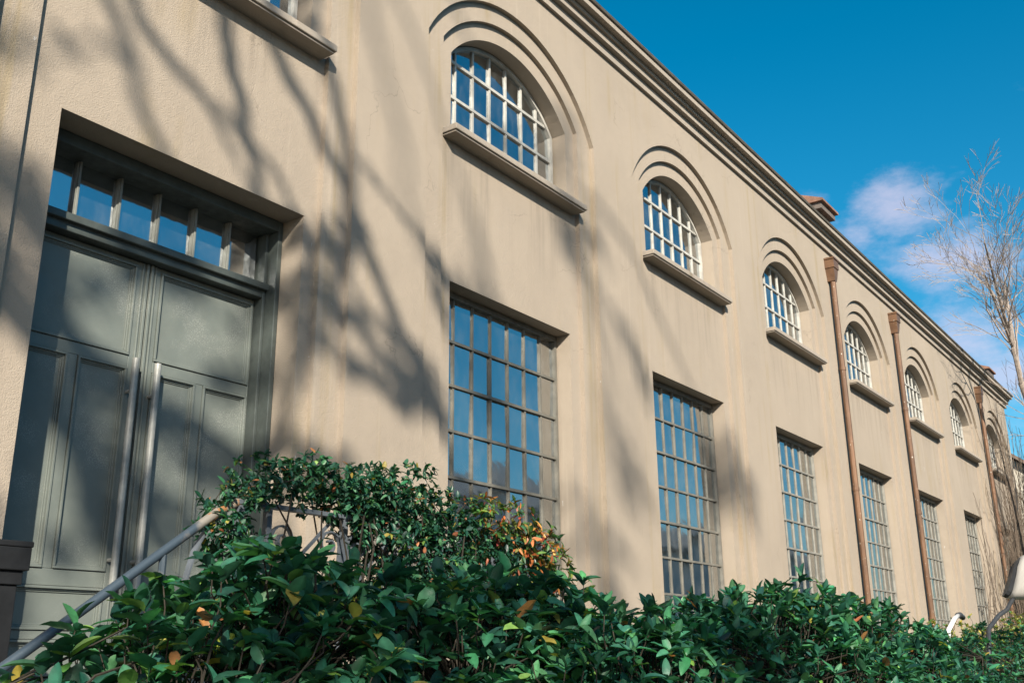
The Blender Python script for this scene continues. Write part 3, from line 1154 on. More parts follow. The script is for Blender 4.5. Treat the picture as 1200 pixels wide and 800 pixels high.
def leafy_shrub(root, tips, axes, per, length, width, seed, weights, singles=300, ang=1.05, droop=.18, mat='leaf', cell=9, palette=GREENS):
    rs = np.random.default_rng(seed)
    P, F, L, T = leaf_frames(tips, axes, per, ang, length, droop, length * .55, rs)
    cols = leaf_colours(len(P), rs, palette, weights)
    # leaves of one shoot share a tone
    shoot = rs.uniform(.75, 1.25, len(tips))
    cols[:, :3] *= shoot[T][:, None]
    var = [leaf_template(width * s, f_, c_, w_) for s, f_, c_, w_ in
           ((1.0, .35, .10, .0), (.92, .55, .28, .08), (1.12, .25, .16, .16), (.80, .7, .05, .0), (1.05, .3, .42, .12), (.9, .1, .2, -.14), (.7, .8, .5, .1), (1.0, .45, -.12, .1))]
    pick = pick_front(P, F, L, singles, cell) if singles else set()
    vi = rs.integers(0, len(var), len(P))
    rest = np.array([i for i in range(len(P)) if i not in pick])
    for v in range(len(var)):
        pass
    # everything not picked is one joined part
    mats = M[mat]
    parts = []
    for v in range(len(var)):
        sel = rest[vi[rest] == v]
        if len(sel):
            parts.append((sel, var[v]))
    # join the variants in one mesh
    allV, allF, allC, off = [], [], [], 0
    base = np.array(wpos(root))
    for sel, (tv, tf) in parts:
        V = np.einsum('nij,nmj->nmi', F[sel], tv[None] * L[sel][:, None, None]) + P[sel][:, None, :] - base
        n, m_ = len(sel), len(tv)
        sizes = np.array([len(x) for x in tf])
        flat = np.concatenate([np.array(x) for x in tf])
        loops = (flat[None, :] + (np.arange(n) * m_)[:, None]).ravel() + off
        rib = np.where(np.abs(tv[:, 1]) < 1e-6, 1.3, .95)
        cc = np.repeat(cols[sel], m_, axis=0) * np.concatenate([np.tile(rib, n)[:, None]] * 3 + [np.ones((n * m_, 1))], axis=1)
        allV.append(V.reshape(-1, 3)); allF.append((loops, np.tile(sizes, n))); allC.append(cc)
        off += n * m_
    V = np.concatenate(allV); loops = np.concatenate([a for a, _ in allF]); tot = np.concatenate([b2 for _, b2 in allF])
    start = np.concatenate([[0], np.cumsum(tot)[:-1]])
    me = bpy.data.meshes.new('foliage')
    me.vertices.add(len(V)); me.vertices.foreach_set('co', V.ravel())
    me.loops.add(len(loops)); me.loops.foreach_set('vertex_index', loops.astype(np.int32))
    me.polygons.add(len(tot)); me.polygons.foreach_set('loop_start', start.astype(np.int32)); me.polygons.foreach_set('loop_total', tot.astype(np.int32))
    me.polygons.foreach_set('use_smooth', np.ones(len(tot), dtype=bool))
    me.update(calc_edges=True)
    set_colors(me, np.concatenate(allC))
    me.materials.append(mats)
    fo = bpy.data.objects.new('foliage', me)
    COL.objects.link(fo); fo.parent = root; fo['kind'] = 'stuff'
    # the leaves that show largest are objects of their own, sharing a small set of meshes
    cache = {}
    for i in pick:
        ci = int(np.argmin([np.abs(cols[i, :3] - np.array(p)).sum() for p in palette]))
        key = (int(vi[i]), ci, int(rs.integers(0, 2)))
        if key not in cache:
            tv, tf = var[key[0]]
            lm = bpy.data.meshes.new('leaf')
            lm.from_pydata([tuple(x) for x in tv], [], tf)
            lm.polygons.foreach_set('use_smooth', [True] * len(lm.polygons))
            set_colors(lm, np.repeat(cols[i][None], len(tv), axis=0) * np.where(np.abs(tv[:, 1:2]) < 1e-6, 1.3, .95))
            lm.materials.append(mats)
            cache[key] = lm
        o = bpy.data.objects.new('leaf', cache[key])
        COL.objects.link(o)
        o.parent = root
        mt = Matrix([[F[i][r][c2] * L[i] for c2 in range(3)] + [P[i][r] - base[r]] for r in range(3)] + [[0, 0, 0, 1]])
        o.matrix_local = mt
    return P


def bush_tips(line, depth, n, seed, ground=.15, low_share=.38, lump=.13):
    """twig tips through a hedge-like volume below a crest line of (x, y, z) points"""
    rs = np.random.default_rng(seed)
    ln = np.array(line)
    seg = np.linalg.norm(np.diff(ln[:, :2], axis=0), axis=1)
    cum = np.concatenate([[0], np.cumsum(seg)])
    tips, axes = [], []
    ph = rs.uniform(0, 6, 6)
    while len(tips) < n:
        s = rs.uniform(0, cum[-1])
        c = np.array([np.interp(s, cum, ln[:, k]) for k in range(3)])
        dy = rs.uniform(-1, 1)
        lum = lump * (math.sin(s * 4.1 + ph[0]) + math.sin(s * 7.7 + ph[1] + dy * 2) + math.sin(dy * 5 + ph[2])) / 3
        top = c[2] - .42 * abs(dy) ** 2.4 + lum
        if rs.uniform() < low_share:
            h = rs.uniform(ground, max(ground + .1, top - .25))
            dy = math.copysign(.6 + .4 * abs(dy), dy)
        else:
            h = top - abs(rs.normal(0, .23))
        p = np.array([c[0] + rs.normal(0, .04), c[1] + dy * depth, h])
        ax = np.array([rs.normal(0, .35), dy * .5 + rs.normal(0, .3), .35 + .9 * (h / max(.4, top)) ** 3 + rs.normal(0, .2)])
        tips.append(p)
        axes.append(ax / np.linalg.norm(ax))
    return np.array(tips), np.array(axes)


def bush_stems(root, tips, axes, nbase, rad, seed, mat='bark', tipr=.0022):
    rs = np.random.default_rng(seed)
    lo, hi = tips.min(0), tips.max(0)
    bases = np.stack([rs.uniform(lo[0] + .1, hi[0] - .1, nbase), rs.uniform(lo[1] * .7 + hi[1] * .3, lo[1] * .3 + hi[1] * .7, nbase), np.zeros(nbase)], axis=1)
    st = MB()
    nodes = []
    for b2 in bases:
        h = rs.uniform(.55, .95)
        top = np.array([b2[0] + rs.normal(0, .15), b2[1] + rs.normal(0, .1), h])
        mid = (b2 + top) / 2 + rs.normal(0, .03, 3)
        st.tube([b2, mid, top], [rad, rad * .8, rad * .6], 6)
        for _ in range(5):
            q = top + np.array([rs.normal(0, .22), rs.normal(0, .2), rs.uniform(.2, .7)])
            st.tube([top, (top + q) / 2 + rs.normal(0, .03, 3), q], [rad * .55, rad * .45, rad * .3], 5)
            nodes.append(q)
    nodes = np.array(nodes)
    for t, a in zip(tips, axes):
        dd = np.linalg.norm(nodes - t, axis=1) + np.maximum(0, nodes[:, 2] - t[2]) * 2
        q = nodes[int(np.argmin(dd))]
        m1 = t - a * .09
        m2 = q * .45 + m1 * .55 + rs.normal(0, .03, 3)
        st.tube([q, m2, m1, t], [rad * .28, tipr * 1.6, tipr * 1.2, tipr], 4, False)
    st.build('stem', M[mat], root)


def shrub(name, label, line, depth, ntips, per, length, width, seed, weights, group=None, **kw):
    stem_base = kw.pop('nbase', 9)
    tipk = {k: kw.pop(k) for k in ('ground', 'low_share', 'lump') if k in kw}
    rad = kw.pop('rad', .014)
    ln = np.array(line)
    root = empty(name, (float(ln[:, 0].mean()), float(ln[:, 1].mean()), 0))
    tag(root, label, 'shrub', group)
    tips, axes = bush_tips(line, depth, ntips, seed, **tipk)
    bush_stems(root, tips, axes, stem_base, rad, seed + 1)
    leafy_shrub(root, tips, axes, per, length, width, seed + 2, weights, **kw)
    return root


# broad-leaved shrub in the foreground, below the handrail
shrub('laurel_bush', 'large broad-leaved evergreen bush in the left foreground below the handrail',
      [(1.28, -3.10, 1.40), (1.42, -3.10, 1.50), (1.52, -3.12, 1.58), (1.62, -3.14, 1.66), (1.80, -3.14, 1.79), (1.97, -3.14, 1.90), (2.2, -3.14, 1.925),
       (2.55, -3.14, 1.91), (3.0, -3.14, 1.95), (3.4, -3.14, 1.92), (3.7, -3.14, 1.82), (3.95, -3.14, 1.72)],
      .52, 1850, 8, .070, .60, 21, (.34, .36, .21, .06, .02, .01), nbase=10, rad=.011, cell=11)
# glossy hedge shrub to the right
shrub('laurel_hedge', 'glossy dark green hedge bush at the lower centre, right of the creeper',
      [(2.95, -3.62, 1.70), (3.3, -3.60, 1.76), (3.55, -3.56, 1.74), (3.94, -3.54, 1.79), (4.44, -3.54, 1.84), (4.95, -3.54, 1.93), (5.78, -3.54, 1.93),
       (6.51, -3.54, 1.88), (7.17, -3.54, 1.78), (7.96, -3.54, 1.68), (8.5, -3.54, 1.55)],
      .57, 3300, 9, .067, .46, 31, (.40, .38, .16, .03, .008, .01), nbase=16, rad=.013, ang=.95, droop=.12, cell=8)
# farther small-leaved hedges
shrub('boxwood_hedge', 'dense fine-leaved dark hedge at the right end, below the pale lamp head',
      [(8.9, -3.1, 1.60), (9.6, -3.04, 1.74), (11.1, -3.04, 1.80), (12.7, -3.04, 1.82), (15.3, -3.04, 1.9), (17.5, -3.04, 1.9)],
      .6, 1500, 10, .055, .5, 41, (.4, .38, .15, .05, .01, .01), nbase=16, rad=.012, cell=6, mat='leaf_small')
shrub('yellowing_shrub', 'loose yellow-green shrub behind the dark hedge near the far windows',
      [(11.6, -2.2, 1.72), (12.8, -2.2, 1.85), (14.2, -2.2, 1.98), (16.3, -2.2, 2.02), (19.0, -2.2, 2.15), (21.0, -2.2, 2.1)],
      .6, 900, 8, .06, .5, 51, (.12, .15, .25, .33, .25, .08), nbase=14, rad=.012, cell=6, mat='leaf_small', lump=.2,
      palette=[(.03, .09, .04), (.05, .14, .05), (.11, .19, .045), (.2, .23, .05), (.38, .32, .06), (.36, .14, .06)])

# small-leaved creeper smothering the landing's railing, and a reddening shrub at its right end
def blob_tips(blobs, dens, seed, yth):
    rs = np.random.default_rng(seed)
    tips, axes = [], []
    for x, z, r in blobs:
        for _ in range(int(dens * r * r)):
            v = rs.normal(0, 1, 3); v /= np.linalg.norm(v)
            v *= rs.uniform(.2, 1.12) ** .6
            tips.append((x + v[0] * r, RY + v[1] * yth, z + v[2] * r))
            a = v + np.array([0, -.25, .35]) + rs.normal(0, .4, 3)
            axes.append(a / np.linalg.norm(a))
    return np.array(tips), np.array(axes)


VINE = [(3.66, 2.24, .13), (3.56, 2.34, .1), (3.42, 2.30, .06), (3.2, 2.33, .06), (3.30, 2.52, .05), (3.75, 2.52, .06), (4.0, 2.56, .06), (2.98, 2.46, .05), (2.87, 2.26, .10), (3.0, 2.35, .10), (3.12, 2.40, .09), (3.25, 2.42, .09), (3.40, 2.42, .10), (3.53, 2.42, .12), (3.68, 2.40, .14), (3.80, 2.38, .17), (3.83, 2.18, .17), (4.11, 2.36, .19),
        (4.11, 2.12, .22), (4.42, 2.26, .22), (4.42, 1.98, .22), (4.74, 2.12, .22), (2.79, 2.14, .07), (2.90, 2.10, .11), (2.94, 1.93, .12), (4.75, 1.85, .22), (3.85, 1.9, .2), (4.15, 1.85, .22)]
root = empty('creeper', (3.8, RY, 0))
tag(root, 'small-leaved evergreen creeper smothering the scrolled iron railing of the landing', 'creeper')
tips, axes = blob_tips(VINE, 4900, 61, .20)
st = MB()
rs = np.random.default_rng(62)
for i in range(16):
    x = rs.uniform(2.9, 4.8)
    pts = [np.array([x, RY - .1, 0.0])]
    while pts[-1][2] < 2.2:
        pts.append(pts[-1] + np.array([rs.normal(0, .05), rs.normal(0, .02), rs.uniform(.1, .22)]))
    st.tube(pts, list(np.linspace(.012, .004, len(pts))), 5)
for i in range(60):
    t = tips[rs.integers(len(tips))]
    u = tips[np.argmin(np.abs(np.linalg.norm(tips - t, axis=1) - .25))]
    st.tube([t, (t + u) / 2 + rs.normal(0, .03, 3), u], .003, 4)
st.build('stem', M['bark'], root)
leafy_shrub(root, tips, axes, 6, .036, .52, 63, (.42, .36, .14, .03, .02, .03), singles=300, mat='leaf_small', cell=6, palette=DARKS)

RED = [(4.50, 2.40, .09), (4.68, 2.36, .13), (4.86, 2.31, .15), (5.06, 2.24, .15), (5.2, 2.12, .15), (5.22, 1.93, .16), (5.33, 1.82, .17), (5.0, 1.95, .2), (5.1, 1.75, .2), (5.5, 1.72, .16), (5.62, 1.62, .14)]
root = empty('reddening_shrub', (5.1, RY, 0))
tag(root, 'shrub with orange and red leaf tips at the right end of the creeper', 'shrub')
tips, axes = blob_tips(RED[3:], 2900, 71, .24)
tips[:, 1] += .1
st = MB()
rs = np.random.default_rng(72)
for i in range(8):
    x = rs.uniform(4.7, 5.5)
    pts = [np.array([5.1 + rs.normal(0, .1), RY + .1, 0.0])]
    tgt = tips[rs.integers(len(tips))]
    for k in range(1, 7):
        f = k / 6
        pts.append(pts[0] * (1 - f) + tgt * f + rs.normal(0, .025, 3))
    st.tube(pts, list(np.linspace(.012, .003, len(pts))), 5)
st.build('stem', M['bark'], root)
leafy_shrub(root, tips, axes, 6, .045, .45, 73, (.40, .36, .14, .05, .03, .02), singles=200, mat='leaf_small', cell=6, palette=DARKS)
tips, axes = blob_tips(RED[:5], 2000, 74, .14)
tips[:, 1] -= .12
leafy_shrub(root, tips, axes, 5, .05, .42, 75, (.26, .22, .16, .16, .12, .08), singles=90, mat='leaf_small', cell=6,
            palette=[(.03, .10, .04), (.07, .15, .04), (.17, .17, .04), (.33, .19, .045), (.34, .11, .035), (.28, .06, .04)])

# ------------------------------------------------------------------ far objects at the right
# climbing stems, leafless, on the far end of the hall
root = empty('bare_climber', (31.0, -0.1, 0))
tag(root, 'leafless brown climber spreading over the far end of the beige hall', 'climber')
rs = np.random.default_rng(81)
cl = MB()


def climb(p, d, r, left, depth):
    pts = [p.copy()]
    rad = [r]
    k = 0
    while left > 0 and r > .003:
        d = d + np.array([rs.normal(0, .30), rs.normal(0, .08), rs.normal(.14, .18)])
        d /= np.linalg.norm(d)
        st_ = rs.uniform(.16, .3)
        p = p + d * st_
        p[1] = min(-.015 - r, max(-.30, p[1] + rs.normal(0, .02)))
        if p[0] > 34.3:
            d[0] = -abs(d[0])
        r *= .955
        left -= st_
        pts.append(p.copy())
        rad.append(r)
        if depth < 3 and rs.uniform() < .40:
            climb(p, d + np.array([rs.choice([-1, 1]) * rs.uniform(.4, 1.1), -.03, .15]), r * .62, left * rs.uniform(.35, .75), depth + 1)
    if len(pts) > 1:
        cl.tube(pts, rad, 5)


for x0, r0, ln_ in [(26.6, .012, 4), (27.6, .014, 5), (28.6, .018, 6), (29.4, .02, 6.5), (30.3, .022, 8), (31.0, .026, 8.5), (31.5, .03, 9), (32.2, .034, 9.5), (32.8, .036, 9.5), (33.3, .036, 9.5), (33.8, .03, 9.2), (30.8, .02, 7), (32.6, .025, 9), (33.6, .03, 9.6), (31.3, .02, 8), (32.0, .022, 9), (33.0, .024, 9.3), (33.9, .03, 9.6), (33.4, .02, 9.5), (29.8, .014, 6), (28.2, .012, 5)]:
    climb(np.array([x0, -.06, 0.0]), np.array([rs.normal(0, .12), -.02, 1.0]), r0, ln_, 0)
cl.build('stem', M['vine_bark'], root)


# trees ----------------------------------------------------------------
def grow(mb, p, d, r, length, depth, rs, spread=.6, up=.08, nseg=5, tipdepth=4, minr=.004, sides=6, leafpts=None, ratio=.68):
    pts = [p.copy()]
    rad = [r]
    for i in range(nseg):
        d = d + rs.normal(0, .10, 3) + np.array([0, 0, up])
        d = d / np.linalg.norm(d)
        p = p + d * length / nseg
        r = r * (.90 if depth else .93)
        pts.append(p.copy())
        rad.append(max(minr, r))
        if depth < tipdepth and i >= 1 and rs.uniform() < .62:
            sd = rs.normal(0, 1, 3)
            sd = sd - d * sd.dot(d)
            sd /= np.linalg.norm(sd)
            grow(mb, p, d * .75 + sd * spread, max(minr, r * .55), length * ratio * rs.uniform(.7, 1.1), depth + 1, rs, spread, up, max(3, nseg - 1), tipdepth, minr, max(3, sides - 1), leafpts, ratio)
    if leafpts is not None and depth >= 2:
        leafpts.extend(pts[1:])
    mb.tube(pts, rad, sides, False)
    if depth < tipdepth:
        for _ in range(2):
            sd = rs.normal(0, 1, 3)
            sd = sd - d * sd.dot(d)
            sd /= np.linalg.norm(sd)
            grow(mb, p, d * .9 + sd * spread * .7, max(minr, r * .8), length * ratio * rs.uniform(.75, 1.1), depth + 1, rs, spread, up, max(3, nseg - 1), tipdepth, minr, max(3, sides - 1), leafpts, ratio)


TS = 1.65


def far(p):
    """the tree stands well down the hall"""
    return EY + (np.array(p) - EY) * TS


tb = far((18.75, -3.2, 0))
root = empty('bare_tree', (float(tb[0]), float(tb[1]), 0))
tag(root, 'leafless pale-barked tree against the sky at the right edge', 'tree')
tk = MB()
tpts = [far(p) for p in ((18.75, -3.22, 1.5), (18.6, -3.2, 3.2), (18.35, -3.12, 4.5), (17.9, -3.06, 5.45), (17.55, -3.04, 5.75))]
tk.tube([np.array([tb[0], tb[1], 0.0])] + tpts, [.22, .2, .16, .13, .10, .08], 10)
tk.tube([far(p) for p in ((18.6, -3.2, 3.2), (19.1, -3.25, 4.4), (19.7, -3.3, 5.6), (20.3, -3.35, 6.6))], [.14, .11, .09, .06], 8)
tk.build('trunk', M['bark_pale'], root, smooth=True)
cw_ = MB()
rs = np.random.default_rng(93)
for (pts, rad) in [([(17.55, -3.04, 5.75), (17.3, -3.04, 6.3), (16.95, -3.04, 6.75), (16.5, -3.06, 7.15), (15.9, -3.1, 7.6)], [.06, .05, .042, .03, .02]),
                   ([(17.3, -3.04, 6.3), (16.8, -3.05, 6.5), (16.2, -3.06, 6.75), (15.5, -3.1, 6.95)], [.04, .032, .025, .015]),
                   ([(17.55, -3.04, 5.75), (17.75, -3.0, 6.4), (18.0, -2.96, 7.1), (18.3, -2.92, 7.5), (18.6, -2.9, 7.9)], [.06, .052, .042, .03, .02])]:
    pts = [far(p) for p in pts]
    cw_.tube(pts, rad, 6, False)
    for i in range(1, len(pts)):
        for k in range(3):
            p = pts[i] if k else (pts[i] + pts[i - 1]) / 2
            d = pts[i] - pts[i - 1]
            d /= np.linalg.norm(d)
            sd = rs.normal(0, 1, 3); sd -= d * sd.dot(d); sd /= np.linalg.norm(sd)
            grow(cw_, p, d * .9 + sd * .5, rad[i] * .5, 1.2, 1, rs, .55, .05, 4, 4, .004, 4, None, .64)
for p in ((19.7, -3.3, 5.6), (20.3, -3.35, 6.6), (19.3, -3.3, 4.8)):
    for k in range(3):
        grow(cw_, far(p), np.array([rs.normal(-.35, .4), rs.normal(0, .4), .9]), .034, 1.5, 1, rs, .55, .05, 4, 4, .0042, 4, None, .66)
cw_.build('crown', M['bark_pale'], root)

# pale lamp head on a bent dark arm
root = empty('lamp', (11.2, -3.34, 0))
tag(root, 'pale rounded lamp head on a bent dark arm at the right edge', 'lamp')
ar = MB()
ar.tube([(10.9, -3.34, 0), (10.95, -3.34, 1.5), (11.15, -3.34, 1.84), (11.7, -3.34, 1.98), (12.15, -3.34, 2.05), (12.5, -3.34, 2.16), (12.75, -3.40, 2.3)], .022, 10)
ar.build('arm', M['black'], root, smooth=True)
hd = MB()
LA = R(-70)
LC = Vector((12.62, -3.34, 0))


def lamp_ring(mb, x, hy, hz, zc, lean=.10):
    for s_ in range(SIDES):
        a = 2 * math.pi * s_ / SIDES
        ca, sa = math.cos(a), math.sin(a)
        lx = x + lean * sa
        ly = hy * math.copysign(abs(ca) ** .62, ca)
        mb.v.append((LC.x + lx * math.cos(LA) - ly * math.sin(LA), LC.y + lx * math.sin(LA) + ly * math.cos(LA), zc + hz * math.copysign(abs(sa) ** .62, sa)))


secs = [(0.03, .16, .225, 2.41), (.07, .19, .238, 2.415), (.22, .215, .262, 2.43), (.55, .235, .285, 2.47), (.95, .24, .29, 2.51), (1.3, .21, .26, 2.55), (1.47, .12, .16, 2.57)]
SIDES = 20
for sc_ in secs:
    lamp_ring(hd, *sc_)
for i in range(len(secs) - 1):
    for s in range(SIDES):
        a = i * SIDES + s
        b2 = i * SIDES + (s + 1) % SIDES
        hd.f.append((a, b2, b2 + SIDES, a + SIDES))
hd.f.append(tuple((len(secs) - 1) * SIDES + s for s in range(SIDES)))
hd.f.append(tuple(s for s in reversed(range(SIDES))))
hd.build('lamp_head', M['lamp_shell'], root, smooth=True)
fc = MB()
lamp_ring(fc, -.01, .13, .195, 2.408)
lamp_ring(fc, .022, .155, .218, 2.409)
for s in range(SIDES):
    fc.f.append((s, (s + 1) % SIDES, SIDES + (s + 1) % SIDES, SIDES + s))
fc.f.append(tuple(reversed(range(SIDES))))
fc.f.append(tuple(SIDES + s for s in range(SIDES)))
fc.build('lamp_face', M['black'], root)

# white bent pipe above the far hedge
root = empty('vent_pipe', (11.3, -2.89, 0))
tag(root, 'thin white bent pipe with dark tip sticking up out of the far hedge', 'pipe')
MB().tube([(11.2, -2.89, 0), (11.25, -2.89, 1.55), (11.45, -2.89, 1.84), (11.75, -2.89, 1.96), (11.93, -2.89, 2.0)], .024, 10).build('tube', M['white_pipe'], root, smooth=True)
MB().tube([(11.92, -2.89, 2.0), (12.03, -2.89, 2.01), (12.14, -2.89, 1.985)], .03, 10).build('tip', M['black'], root, smooth=True)

# pale house beyond the hall
root = empty('far_house', (42, 2, 0))
tag(root, 'weathered pale house with a low roof beyond the far end of the hall', 'house')
hx0, hx1, hy0, hy1 = 38.0, 48.0, -1.4, 7.0
hw_ = MB()
hw_.quad((hx0, hy0, 0), (hx1, hy0, 0), (hx1, hy0, 6.4), (hx0, hy0, 6.4))
hw_.poly([(hx0, hy1, 0), (hx0, hy0, 0), (hx0, hy0, 6.4), (hx0, (hy0 + hy1) / 2, 9.6), (hx0, hy1, 6.4)])
hw_.poly([(hx1, hy0, 0), (hx1, hy1, 0), (hx1, hy1, 6.4), (hx1, (hy0 + hy1) / 2, 9.6), (hx1, hy0, 6.4)])
hw_.quad((hx1, hy1, 0), (hx0, hy1, 0), (hx0, hy1, 6.4), (hx1, hy1, 6.4))
hw_.build('wall', M['far_wall'], root)
rf = MB()
ym = (hy0 + hy1) / 2
rf.profile_x([(hy0 - .3, 6.22), (ym, 9.72), (hy1 + .3, 6.22), (hy1 + .3, 6.34), (ym, 9.86), (hy0 - .3, 6.34)], hx0 - .25, hx1 + .25)
rf.build('roof', M['roof'], root)
for x in (40.2, 43.0, 45.8):
    for z in (1.2, 4.0):
        f = MB().box(x - .5, x + .5, hy0 - .03, hy0 + .05, z, z + 1.5).build('window', M['steel_pale'], root)
        for sx in (-1, 1):
            MB().box(x + sx * .235 - .2, x + sx * .235 + .2, hy0 - .04, hy0 - .031, z + .08, z + 1.42).build('pane', M['glass'], f)

# ------------------------------------------------------------------ behind the camera: what shades the wall and shows in the glass
def shadow_pt(X_, Z_, t, far_=1.2):
    """a point t metres up the sun's ray from the wall point (X, 0, Z)"""
    return np.array([X_, 0.0, Z_]) - np.array(SDIR) * (t * far_)


root_loc = shadow_pt(0.2, 0, 15.0)
root = empty('plane_tree', (float(root_loc[0]), float(root_loc[1]), 0))
tag(root, 'tall tree behind the camera whose limbs dapple the wall by the door', 'tree')
rs = np.random.default_rng(101)
tk = MB()
t0 = root_loc.copy(); t0[2] = 0
top = shadow_pt(0.9, 8.6, 15.0)
tk.tube([t0, t0 * .6 + np.array([top[0], top[1], 0]) * .4 + np.array([0, 0, top[2] * .4]), top], [.32, .25, .17], 10)
tk.build('trunk', M['bark'], root, smooth=True)
LIMBS = [
    ([(0.9, 8.6, 15), (1.9, 7.6, 15.6), (2.8, 6.6, 16), (3.28, 6.17, 16), (3.67, 5.77, 16), (4.1, 5.63, 16), (4.37, 5.54, 16), (4.75, 5.33, 16.2), (4.95, 4.97, 16.4)], .075, .03),
    ([(0.9, 8.6, 15), (2.2, 8.3, 14), (3.4, 7.5, 13.4), (4.01, 6.54, 13), (4.15, 6.17, 13), (4.31, 5.73, 13), (4.39, 5.47, 13), (4.51, 5.09, 13), (4.61, 4.91, 13)], .085, .04),
    ([(2.2, 7.3, 15.8), (2.9, 6.4, 16.4), (3.3, 5.77, 17), (3.43, 5.44, 17), (3.59, 5.25, 17), (3.76, 4.99, 17)], .06, .04),
    ([(0.9, 8.0, 15), (1.8, 5.6, 16), (2.6, 4.5, 17), (3.05, 4.1, 17), (3.38, 3.8, 17), (3.82, 3.75, 17), (4.32, 3.6, 17), (4.9, 3.3, 17)], .12, .09),
    ([(0.8, 7.4, 15), (1.8, 4.9, 16), (2.6, 3.9, 16), (3.15, 3.35, 16), (3.43, 2.88, 16), (3.71, 2.49, 16), (3.95, 2.2, 16)], .14, .12),
    ([(0.9, 8.6, 15), (2.6, 8.6, 16), (3.9, 7.3, 17), (4.67, 6.29, 17), (5.02, 5.99, 17), (5.38, 5.59, 17), (5.61, 5.13, 17), (5.83, 4.74, 17), (6.52, 3.98, 17), (6.88, 3.74, 17), (7.3, 3.3, 17)], .085, .045),
    ([(3.9, 7.3, 17), (4.9, 6.9, 17), (5.35, 6.15, 17), (5.48, 5.56, 17), (5.47, 4.93, 17), (5.26, 4.34, 17), (4.96, 3.64, 17), (4.9, 3.37, 17)], .07, .05),
    ([(5.47, 4.93, 17), (5.36, 4.43, 17.5), (5.86, 4.13, 18), (6.29, 3.93, 18), (6.75, 3.75, 18)], .06, .05),
    ([(2.2, 8.3, 14), (1.9, 7.0, 14.5), (2.1, 5.8, 15), (2.5, 4.6, 15), (2.6, 3.3, 15)], .08, .05),
    ([(0.6, 4.6, 15), (2.2, 2.0, 15), (4.0, 0.3, 15), (5.1, -.25, 15), (6.1, -.7, 15), (7.0, -1.0, 15)], .09, .03),
    ([(2.2, 2.0, 15), (3.4, .3, 14.5), (4.5, -.6, 14), (5.4, -1.0, 14), (6.4, -1.4, 14)], .07, .03),
    ([(4.0, 0.3, 15), (4.7, -.2, 15.5), (5.3, -.1, 16), (6.2, -.35, 16)], .05, .03),
]
lm = MB()
leaf_at = []
for li, (path, r0, r1) in enumerate(LIMBS):
    tw_p = (.16, .18, .16, .28, .30, .15, .15, .18, .2, .34, .34, .3)[li]
    pts = [shadow_pt(*p) for p in path]
    sm_ = []
    for i in range(len(pts) - 1):
        for k in range(3):
            f = k / 3
            sm_.append(pts[i] * (1 - f) + pts[i + 1] * f + rs.normal(0, .03, 3))
    sm_.append(pts[-1])
    lm.tube(sm_, list(np.linspace(r0, r1, len(sm_))), 7)
    for i in range(4, len(sm_)):
        if rs.uniform() < tw_p:
            d = sm_[i] - sm_[i - 1]
            d /= np.linalg.norm(d)
            sd = rs.normal(0, 1, 3)
            grow(lm, sm_[i], d + sd * .5, .022, .7, 2, rs, .7, -.02, 4, 4, .006, 4, leaf_at, .7)
lm.build('limb', M['bark'], root)
la = np.array(leaf_at)
sel = rs.uniform(size=len(la)) < .9
la = la[sel]
ax = norm(rs.normal(0, 1, (len(la), 3)))
P, F, L, T = leaf_frames(la, ax, 2.2, 1.0, .12, .2, .05, rs)
joined_leaves('crown', P, F, L, leaf_colours(len(P), rs, GREENS, (.3, .3, .2, .1, .05, .05)), leaf_template(.7, .3, .1), M['leaf_small'], root, 'stuff')


def far_pt(X_, Z_, t):
    return shadow_pt(X_, Z_, t, 1.0)


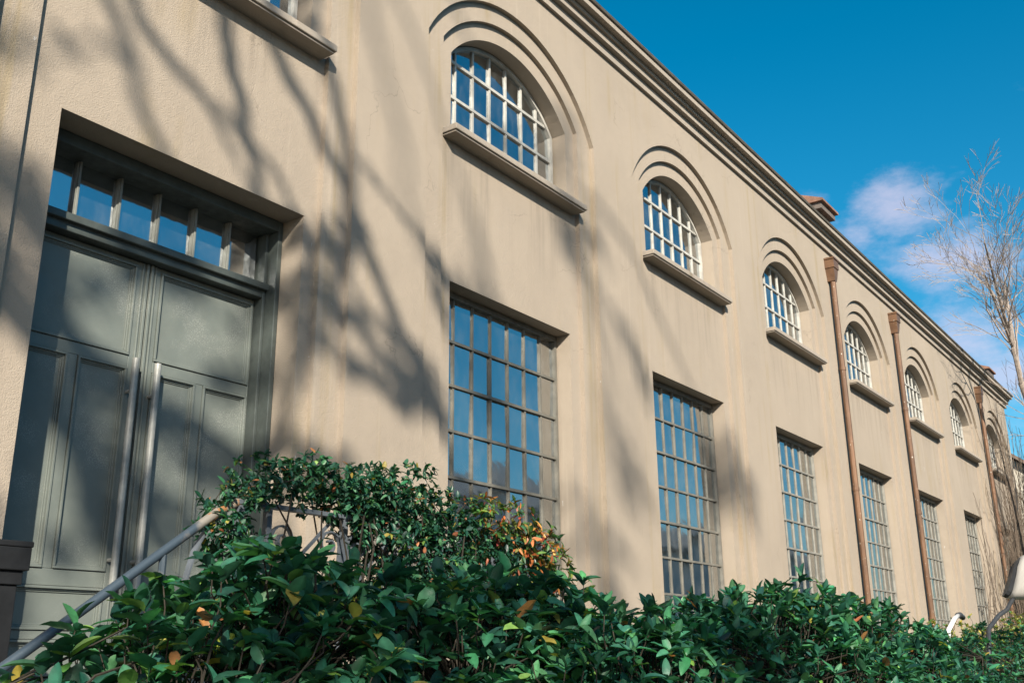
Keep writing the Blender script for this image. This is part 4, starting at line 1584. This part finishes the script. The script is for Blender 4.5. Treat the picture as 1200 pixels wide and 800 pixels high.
base2 = far_pt(-0.6, 0, 40.0)
root = empty('poplar_tree', (float(base2[0]), float(base2[1]), 0))
tag(root, 'taller tree farther behind the camera that throws faint soft shade between the windows', 'tree')
rs = np.random.default_rng(111)
tk = MB()
b0 = base2.copy(); b0[2] = 0
top = far_pt(-0.2, 8.6, 40.0)
tk.tube([b0, (b0 + top) / 2 + np.array([.2, .1, 0]), top], [.34, .26, .12], 10)
tk.build('trunk', M['bark'], root, smooth=True)
lm = MB()
leaf_at = []
for path in ([(-0.2, 8.6, 40), (3.0, 9.4, 40), (5.2, 8.4, 40), (6.6, 6.9, 40), (7.2, 5.9, 40), (7.7, 4.9, 40), (8.1, 4.2, 41)],
             [(5.2, 8.4, 40), (5.9, 6.8, 40), (6.3, 5.4, 39), (6.9, 4.6, 38), (7.0, 3.6, 38)],
             [(3.0, 9.4, 40), (5.6, 8.9, 40), (7.8, 7.4, 41), (9.2, 6.0, 42), (9.9, 4.7, 42), (10.6, 3.6, 42)],
             [(9.2, 6.0, 42), (9.6, 5.0, 43), (9.5, 3.7, 43), (9.3, 2.8, 43)],
             [(7.8, 7.4, 41), (10.5, 6.4, 43), (11.9, 5.2, 44), (13.2, 4.2, 44), (13.9, 3.2, 44)],
             [(0.4, 8.8, 40), (1.4, 7.6, 40), (2.2, 6.4, 40), (2.4, 5.0, 40)]):
    pts = [far_pt(*p) for p in path]
    sm_ = []
    for i in range(len(pts) - 1):
        for k in range(4):
            f = k / 4
            sm_.append(pts[i] * (1 - f) + pts[i + 1] * f + rs.normal(0, .05, 3))
    lm.tube(sm_, list(np.linspace(.05, .015, len(sm_))), 6)
    for i in range(3, len(sm_)):
        if rs.uniform() < .2:
            d = sm_[i] - sm_[i - 1]
            d /= np.linalg.norm(d)
            grow(lm, sm_[i], d + rs.normal(0, .6, 3), .02, .7, 2, rs, .8, -.02, 4, 4, .006, 4, leaf_at, .7)
lm.build('limb', M['bark'], root)
la = np.array(leaf_at)
ax = norm(rs.normal(0, 1, (len(la), 3)))
P, F, L, T = leaf_frames(la, ax, 2.0, 1.0, .12, .2, .05, rs)
joined_leaves('crown', P, F, L, leaf_colours(len(P), rs, GREENS, (.3, .3, .2, .1, .05, .05)), leaf_template(.7, .3, .1), M['leaf_small'], root, 'stuff')

# low hall across the yard, seen only as a reflection
root = empty('opposite_hall', (34, -28, 0))
tag(root, 'low hall across the yard that shows dark in the window glass', 'building')
oy = -23.0
ow = MB()
ow.box(-4, 94, oy - 10, oy, 0, 8.3)
ow.build('wall', M['opp_wall'], root)
MB().profile_x([(oy + .5, 8.32), (oy - 5, 10.9), (oy - 10.5, 8.32), (oy - 10.5, 8.55), (oy - 5, 11.15), (oy + .5, 8.55)], -4.5, 94.5).build('roof', M['roof_pale'], root)
for i in range(22):
    x = -1.5 + i * 4.3
    f = MB().box(x - .8, x + .8, oy - .05, oy + .04, 1.2, 4.6).build('window', M['steel_pale'], root)
    MB().box(x - .7, x + .7, oy + .041, oy + .05, 1.3, 4.5).build('pane', M['glass'], f)
